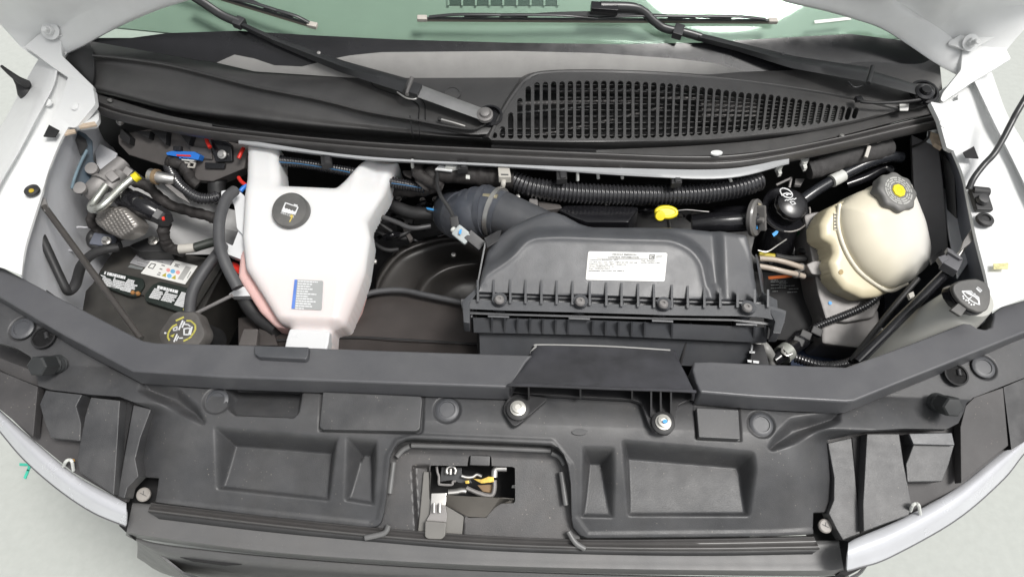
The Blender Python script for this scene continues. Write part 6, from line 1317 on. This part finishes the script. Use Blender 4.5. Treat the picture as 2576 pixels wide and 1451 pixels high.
dashes(t5([(370, 485)])[0], t5([(670, 470)])[0], t5([(372, 640)])[0], [(0, .25), (.0, .55), (.3, .6), (0, .55), (.3, .9), (.0, .55), (.65, 1), (.05, .25), (.6, .95)], EP, mat('dim_print', (.22, .23, .23), .6), eb, 41, .45)
hp = []
for i, (pts, lb) in enumerate((([(240, 255, -.06), (400, 268, -.065), (540, 300, -.07), (700, 350, -.08), (765, 370, -.09)], 'upper tan hard line ending in a bright fitting beside the brake reservoir'), ([(240, 340, -.06), (380, 365, -.065), (520, 400, -.07), (640, 425, -.08), (730, 450, -.09)], 'lower tan hard line ending in a bright fitting beside the brake reservoir'))):
    o = tube('hard_line', t5(pts), .0062, mat('tan_line', (.42, .36, .30), .35, coat=.3), None, n=6, label=lb, cat='pipe', group='tan hard lines'); e = t5(pts)
    tube('end_fitting', [e[-2], ((e[-2][0]+e[-1][0])/2, (e[-2][1]+e[-1][1])/2, e[-1][2]), e[-1]], [.009, .007, .008], M_steel, o, n=3)
tube('yellow_wire', t5([(240, 215, -.07), (330, 225, -.07), (410, 235, -.07)]), .0065, mat('mustard', (.45, .36, .03), .5), None, n=4, label='mustard yellow sleeve just above the two tan hard lines', cat='wire')
tube('black_line', t5([(410, 230, -.07), (560, 260, -.08), (740, 260, -.09)]), .008, M_rub, None, n=4, label='black line continuing from the yellow sleeve towards the reservoir', cat='pipe')
ex_ = thing('speed_sensor', 'black sensor connector with a silver ring at the front right of the bay', 'sensor')
tube('ring_body', t5([(560, 1255, -.12), (490, 1310, -.12)]), [.020, .020], mat('pale_ring', (.40, .41, .38), .35, metal=.4), ex_, n=2, seg=24)
tube('sensor_stem', t5([(700, 1130, -.13), (620, 1200, -.125), (530, 1270, -.115), (400, 1370, -.12)]), [.020, .018, .015, .012], M_gloss, ex_, n=4, seg=18)
for p in ((740, 1090), (660, 1160), (860, 1050)): box('connector_clip', P(*t5([p])[0], -.115), (0, -.4, .9), (1, -.5, 0), .024, .018, .016, M_rub, ex_, bw=.003)
tube('silver_crescent', t5([(505, 1215, -.10), (492, 1260, -.10), (540, 1310, -.10), (600, 1290, -.10)]), .0028, M_steel, ex_, n=4, seg=8)
tube('grey_hose_end', t5([(180, 1190, -.10), (260, 1195, -.10), (320, 1250, -.10), (370, 1330, -.12), (400, 1400, -.13)]), .0115, mat('grey_sleeve', (.24, .24, .23), .45, var=.1), None, n=6, label='short grey sleeved hose bending beside the lower right corner of the air filter box', cat='hose')
solid('black_module', [(1892, 862), (1922, 866), (1940, 930), (1885, 930)], -.03, .04, M_blk, None, bw=.002, label='small black module with white marks under the air filter box corner', cat='module')
marks('white_mark', [t5(p) for p in ([(160, 1190), (180, 1195), (170, 1270), (150, 1270)], [(140, 1260), (200, 1265), (195, 1285), (138, 1280)], [(115, 1355), (165, 1360), (160, 1385), (120, 1378)], [(178, 1362), (245, 1370), (240, 1395), (180, 1388)])], ZP(-.03), M_print, ORDER[-1])
solid('inner_panel_blue', [(1990, 880), (2080, 850), (2200, 850), (2330, 860), (2330, 930), (1990, 950)], -.24, .01, mat('blue_black', (.030, .045, .085), .5, var=.15), van, bw=0)
solid('apron_panel', [(2370, 470), (2440, 520), (2450, 640), (2410, 700), (2390, 600)], -.02, .006, M_sheet, van, bw=.002)
dp = thing('vertical_duct', 'tall dark grey plastic duct standing between the brake reservoir and right apron', 'duct')
solid('duct_face', [(2292, 338), (2362, 372), (2372, 450), (2388, 640), (2340, 660), (2300, 520)], P3((2300, 345, .06), (2360, 375, .06), (2350, 640, -.06)), .03, mat('duct_plastic', (.14, .137, .143), .5, var=.1), dp, bw=.003)
solid('duct_side', [(2366, 380), (2400, 420), (2410, 600), (2392, 640), (2376, 460)], P3((2366, 380, .045), (2410, 420, .045), (2392, 640, -.07)), .02, M_blk, dp, bw=.002)
lumpy('foam_hose', t4([(780, 400, .03), (900, 370, .035), (1100, 300, .04), (1300, 240, .045), (1500, 190, .05), (1650, 150, .05)]), .021, M_foam, None, amp=.05, seed=21, label='dark foam sleeved pipe slanting under the right end of the cowl', cat='pipe')
for p in ((1420, 200), (1540, 110)): 
    q = t4([p])[0]; box('pipe_tie', P(q[0], q[1], .068), (0, -.4, .9), (1, -.4, 0), .008, .03, .006, M_cream, ORDER[-1] if 0 else dp, bw=.001)
vh = tube('vacuum_line', t4([(720, 720, -.01), (860, 620, .0), (1060, 500, .01), (1250, 400, .02), (1450, 310, .03), (1650, 255, .035), (1790, 260, .03)]), .0125, mat('gloss_hose', (.025, .027, .032), .28, coat=.2), None, n=8, label='glossy black hose with a white tape band behind the brake reservoir', cat='hose')
tube('white_tape', t4([(1030, 520, .012), (1090, 490, .014), (1150, 455, .016)]), .0145, M_pin, vh, n=3, seg=20)
tube('small_line', t4([(1180, 560, -.02), (1400, 480, -.01), (1600, 380, .0), (1700, 420, .0)]), .011, M_gloss, None, n=6, label='short glossy line under the white taped hose near the reservoir cap', cat='pipe')
for i, p in enumerate(((470, 380), (745, 320))):
    c = thing('cable_clip', ('white ratchet clip hanging under the right end of the long rail', 'white ratchet clip beside the dark foam sleeved pipe')[i], 'clip', 'white ratchet clips')
    solid('clip_jaw', t4([(p[0]-45, p[1]-35), (p[0]+45, p[1]-55), (p[0]+30, p[1]-10), (p[0]-5, p[1]+5), (p[0]-40, p[1]-10)]), .06, .012, M_pin, c, bw=.001)
    solid('clip_tail', t4([(p[0]-40, p[1]-5), (p[0]+10, p[1]-15), (p[0]+25, p[1]+50), (p[0]-10, p[1]+60)]), .055, .010, M_pin, c, bw=.001)
tube('bracket_arm', t4([(430, 560, .0), (560, 500, .01), (590, 490, .01), (570, 590, .0)]), .003, M_alu, ps, n=4)
solid('bracket_plate', t4([(640, 490), (740, 490), (700, 560), (630, 555)]), .0, .008, M_alu, ps, bw=.001)
tube('reservoir_body', [(1960, 560, -.06), (1950, 600, -.10), (1940, 640, -.14)], [.042, .045, .045], M_gloss, ps, n=4, seg=30)
marks('blue_dab', [t4([(385, 1090), (430, 1055), (455, 1065), (440, 1095), (405, 1122)])], TP(1950, 586, -.03, 40), M_cyan, ps, h=.002)
lathe('green_cap', [(.012, -.01), (.012, .01), (0, .012)], P(2010, 580, -.08), (0, -.3, 1), mat('deep_green', (.02, .09, .04), .4), eng, seg=18)
tube('green_hook', t3([(4000, 0, 0)]*2) if 0 else t4([(230, 1270, -.05), (330, 1285, -.05), (450, 1210, -.05), (540, 1150, -.05)]), .0018, M_steel, eng, n=6, seg=6)
tube('filler_tube', [(1902, 552, -.03), (1860, 556, -.035), (1800, 560, -.04), (1740, 565, -.05)], [.026, .024, .024, .022], M_gloss, oc, n=4, seg=24)
# support strut, clip box and thin bent rod on the right
sr2 = thing('gas_strut', 'glossy black hood support strut slanting down behind the washer neck', 'support strut')
tube('strut_body', [(2394, 672, .035), (2155, 912, -.02)], .0095, M_gloss, sr2, n=2, seg=20)
tube('strut_rod', [(2452, 582, .075), (2392, 672, .036)], .0040, M_steel, sr2, n=2, seg=12)
solid('strut_eye', [(2446, 572), (2460, 590), (2440, 612), (2416, 630), (2424, 606)], .078, .006, M_alu, sr2, bw=.001)
tube('second_rod', [(2310, 700, .0), (2225, 800, -.04), (2140, 910, -.06)], .0055, M_rub, sr2, n=2, seg=12)
solid('white_clip', [(2285, 738), (2298, 732), (2302, 744), (2290, 750)], .035, .008, M_cream, sr2, bw=.001)
rb = thing('rod_bracket', 'square grey clip bracket holding the right support strut', 'bracket')
solid('bracket_block', [(2388, 632), (2424, 652), (2410, 682), (2372, 660)], .060, .020, mat('bracket_grey', (.13, .13, .14), .5), rb, bw=.002)
solid('bracket_wing', [(2360, 646), (2378, 640), (2390, 650), (2372, 660), (2372, 664)], .062, .012, MATS['bracket_grey'], rb, bw=.001)
solid('bracket_wing', [(2383, 622), (2392, 626), (2424, 650), (2416, 652), (2384, 632)], .066, .012, MATS['bracket_grey'], rb, bw=.001)
solid('dark_fin', [(2340, 650), (2372, 624), (2366, 648), (2344, 664)], .0, .006, M_blk, rb, bw=.001)
pr = thing('prop_rod', 'bent matt black prop rod rising past the right fender from a plastic pivot', 'prop rod')
tube('rod', [(2437, 476, .12), (2450, 448, .135), (2475, 415, .15), (2500, 388, .165), (2522, 352, .18), (2545, 308, .20), (2560, 280, .215), (2590, 230, .24)], .0062, M_armp, pr, n=8, seg=14)
tube('rod_pivot', [(2444, 480, .115), (2484, 484, .112)], .010, M_rub, pr, n=2, seg=18)
box('pivot_clip', P(2468, 508, .108), (0, -.2, 1), (1, 0, 0), .034, .044, .012, M_rub, pr, bw=.003)
lathe('clip_stud', [(.012, 0), (.010, .008), (0, .009)], P(2470, 504, .116), (0, -.2, 1), M_blk, pr, seg=18)
# mirror-like antenna/aerial base on the left fender
an = thing('radio_antenna', 'short black whip antenna on a cone base at the outer edge of the left fender', 'antenna')
lathe('antenna_base', [(.022, -.01), (.021, .0), (.010, .018), (.006, .03), (0, .03)], P(66, 226, .12), (-.45, .25, .75), M_rub, an, seg=24)
tube('antenna_mast', [(68, 212, .14), (46, 200, .16), (22, 182, .18), (4, 167, .20)], [.009, .007, .005, .003], M_rub, an, n=4)
tube('seal_wire', [(2338, 330, .10), (2336, 345, .09), (2318, 360, .07), (2295, 370, .05)], .0028, M_rub, None, n=5, label='thin black wire hanging from the right end of the hood seal', cat='wire')
# ---------------- hood latch in the front opening ---------------------------------------
lp = thing('latch_surround', 'speckled black latch cover plate with a stepped opening between the deck pockets', 'latch cover')
LQ = TP(1200, 1200, -.088, 24)
def tl(L): return [(1500*.6715 + p[0]*.2407, 1640*.6715 + p[1]*.2407) + tuple(p[2:]) for p in L]
hole = tl([(105, 275), (240, 272), (700, 290), (712, 200), (735, 178), (930, 182), (950, 200), (955, 290), (1180, 300), (1198, 320), (1200, 660), (1185, 680), (920, 688), (915, 810), (900, 832), (700, 835), (672, 815), (640, 1130), (165, 1105), (130, 1000)])
hole = [tl([(312, 285)])[0], *tl([(700, 290), (712, 200), (735, 178), (930, 182), (950, 200), (955, 290), (1180, 300), (1198, 320), (1200, 660), (1185, 680), (920, 688), (915, 810), (900, 832), (715, 832), (480, 700), (310, 640)])]
plate_o = [(955, 1100), (1450, 1112), (1460, 1400), (930, 1390), (930, 1300)]
def plate(X, Y, uv):
    H = np.zeros(X.shape)
    s, _, _ = sdf(uvp(uv, rc(tl([(118, 285), (300, 280), (310, 640), (480, 700), (672, 815), (640, 1145), (160, 1110)]), 4)), X, Y)
    H -= np.where(s > 0, np.minimum(s*2.5, .012), 0)
    _, y0 = uv((1200, 1150)); H += .006*sm((Y-y0)/.02)
    return H
field('latch_plate', plate_o, LQ, plate, M_speck, lp, res=.0024, skirt=.004, holes=[hole], sharp=55)
M_lgrey = mat('latch_grey', (.16, .155, .145), .5, var=.06, dust=.2, dcol=(.2, .19, .17))
LB_ = LQ.off(-.004)
solid('latch_base', tl([(240, 350), (318, 352), (305, 640), (320, 660), (480, 700), (672, 812), (632, 1145), (165, 1108), (200, 800)]), LB_, .008, M_lgrey, lp, bw=.002)
solid('base_lip', tl([(170, 1075), (634, 1112), (630, 1145), (165, 1108)]), LB_.off(.004), .004, M_lgrey, lp, bw=.001)
solid('opening_depth', tl([(250, 170), (1240, 170), (1240, 860), (250, 860)]), LQ.off(-.10), .004, M_dark, lp, bw=0)
loft('opening_wall', [[p + (-.095,) for p in tl([(480, 600), (700, 610), (940, 620), (1190, 640)])], [p + (-.115,) for p in tl([(480, 700), (700, 820), (900, 830), (910, 700)])]], mat('brownish', (.085, .078, .068), .6, var=.15), lp, cols=20, thick=.002, sub=1, smooth=False)
solid('inner_shelf', tl([(480, 610), (980, 620), (1195, 640), (1195, 690), (920, 690), (915, 840), (700, 840), (480, 720)]), LQ.off(-.016), .02, MATS['brownish'], lp, bw=.003)
box('upper_stop', LQ.off(-.01).hit(*tl([(832, 235)])[0]), LQ.n, (1, 0, 0), .036, .018, .02, M_blk, lp, bw=.002)
lt = thing('hood_latch', 'greasy steel hood latch with a grey release lever inside the front opening', 'hood latch')
K = LQ.off(-.018)
lv_ = solid('release_lever', rc(tl([(258, 862), (480, 880), (470, 1020), (430, 1060), (290, 1055), (252, 1030)]), 5), LQ.off(.014), .008, M_lgrey, lt, bw=.003)
solid('lever_neck', tl([(318, 700), (470, 700), (488, 800), (480, 880), (268, 862), (310, 790)]), LQ.off(.006), .006, M_alu, lt, bw=.001)
solid('lever_bracket', tl([(318, 575), (485, 570), (480, 660), (470, 720), (312, 710)]), LQ.off(.004), .010, M_steel, lt, bw=.002)
for a in (350, 410): tube('lever_rib', [LQ.off(.010).hit(*tl([(a, 680)])[0]), LQ.off(.012).hit(*tl([(a, 780)])[0])], .003, M_steel, lt, n=2, seg=8)
tube('steel_hoop', [K.hit(*tl([(530+48*math.cos(t), 342+48*math.sin(t))])[0]) for t in [R(a) for a in range(-220, 60, 20)]], .0030, M_steel, lt, n=2, seg=10)
tube('hoop_pin', [K.hit(*tl([(525, 320)])[0]), K.hit(*tl([(522, 380)])[0])], .003, M_steel, lt, n=2, seg=8)
tube('latch_plate_edge', [K.hit(*p) for p in tl([(380, 295), (388, 360), (402, 400), (402, 470), (420, 485), (535, 488), (548, 455), (580, 450)])], .0022, M_alu, lt, n=4, seg=8)
tube('spring', [K.hit(*p) for p in tl([(640, 395), (700, 410), (760, 405), (800, 380), (850, 400)])], .003, M_steel, lt, n=4, seg=8)
solid('plated_pawl', tl([(760, 425), (850, 430), (920, 400), (975, 405), (978, 460), (900, 468), (850, 475), (800, 450)]), K.off(.004), .005, mat('gold_grease', (.62, .42, .08), .35, metal=.3, var=.3, vs=120), lt, bw=.001)
solid('plated_pawl', tl([(672, 445), (715, 440), (722, 475), (680, 478)]), K.off(.004), .005, MATS['gold_grease'], lt, bw=.001)
tube('striker_blade', [K.hit(*p) for p in tl([(500, 565), (580, 558), (640, 545), (690, 550)])], .0055, M_steel, lt, n=4, flat=.5)
tube('latch_arm', [K.hit(*p) for p in tl([(690, 520), (780, 560), (850, 585), (920, 600), (965, 590), (985, 520), (985, 440)])], .004, M_alu, lt, n=4, seg=8)
tube('latch_arm', [K.hit(*p) for p in tl([(980, 410), (990, 330), (1040, 318), (1110, 318)])], .0055, M_steel, lt, n=4, flat=.6)
solid('latch_cam', tl([(430, 300), (640, 310), (640, 400), (720, 420), (750, 470), (620, 470), (540, 440), (410, 460)]), K.off(-.012), .006, M_armp, lt, bw=.001)
solid('latch_cam', tl([(800, 490), (980, 480), (970, 580), (860, 560)]), K.off(-.010), .006, mat('brown_steel', (.20, .13, .07), .4, metal=.5), lt, bw=.001)
solid('white_tag', tl([(1168, 492), (1200, 488), (1200, 522), (1162, 520)]), LQ.off(-.03), .002, M_pin, lt, bw=0)
# rubber segments round the latch recess
def seg_(pts, lb): tube('seal_segment', [LQ.off(.016).hit(x, y) for x, y in pts], .0048, M_seal if 0 else mat('seg_rubber', (.13, .13, .13), .4), lp, n=6, seg=12, flat=.8)
for pts in ([(1035, 1119), (1200, 1124), (1385, 1132)], [(998, 1148), (1012, 1132), (1030, 1122)], [(990, 1162), (980, 1240)], [(978, 1320), (966, 1340), (918, 1352)], [(1388, 1138), (1408, 1148), (1420, 1168)], [(1412, 1186), (1424, 1270)], [(1430, 1336), (1448, 1364), (1472, 1380)]): seg_(pts, '')
finalize()
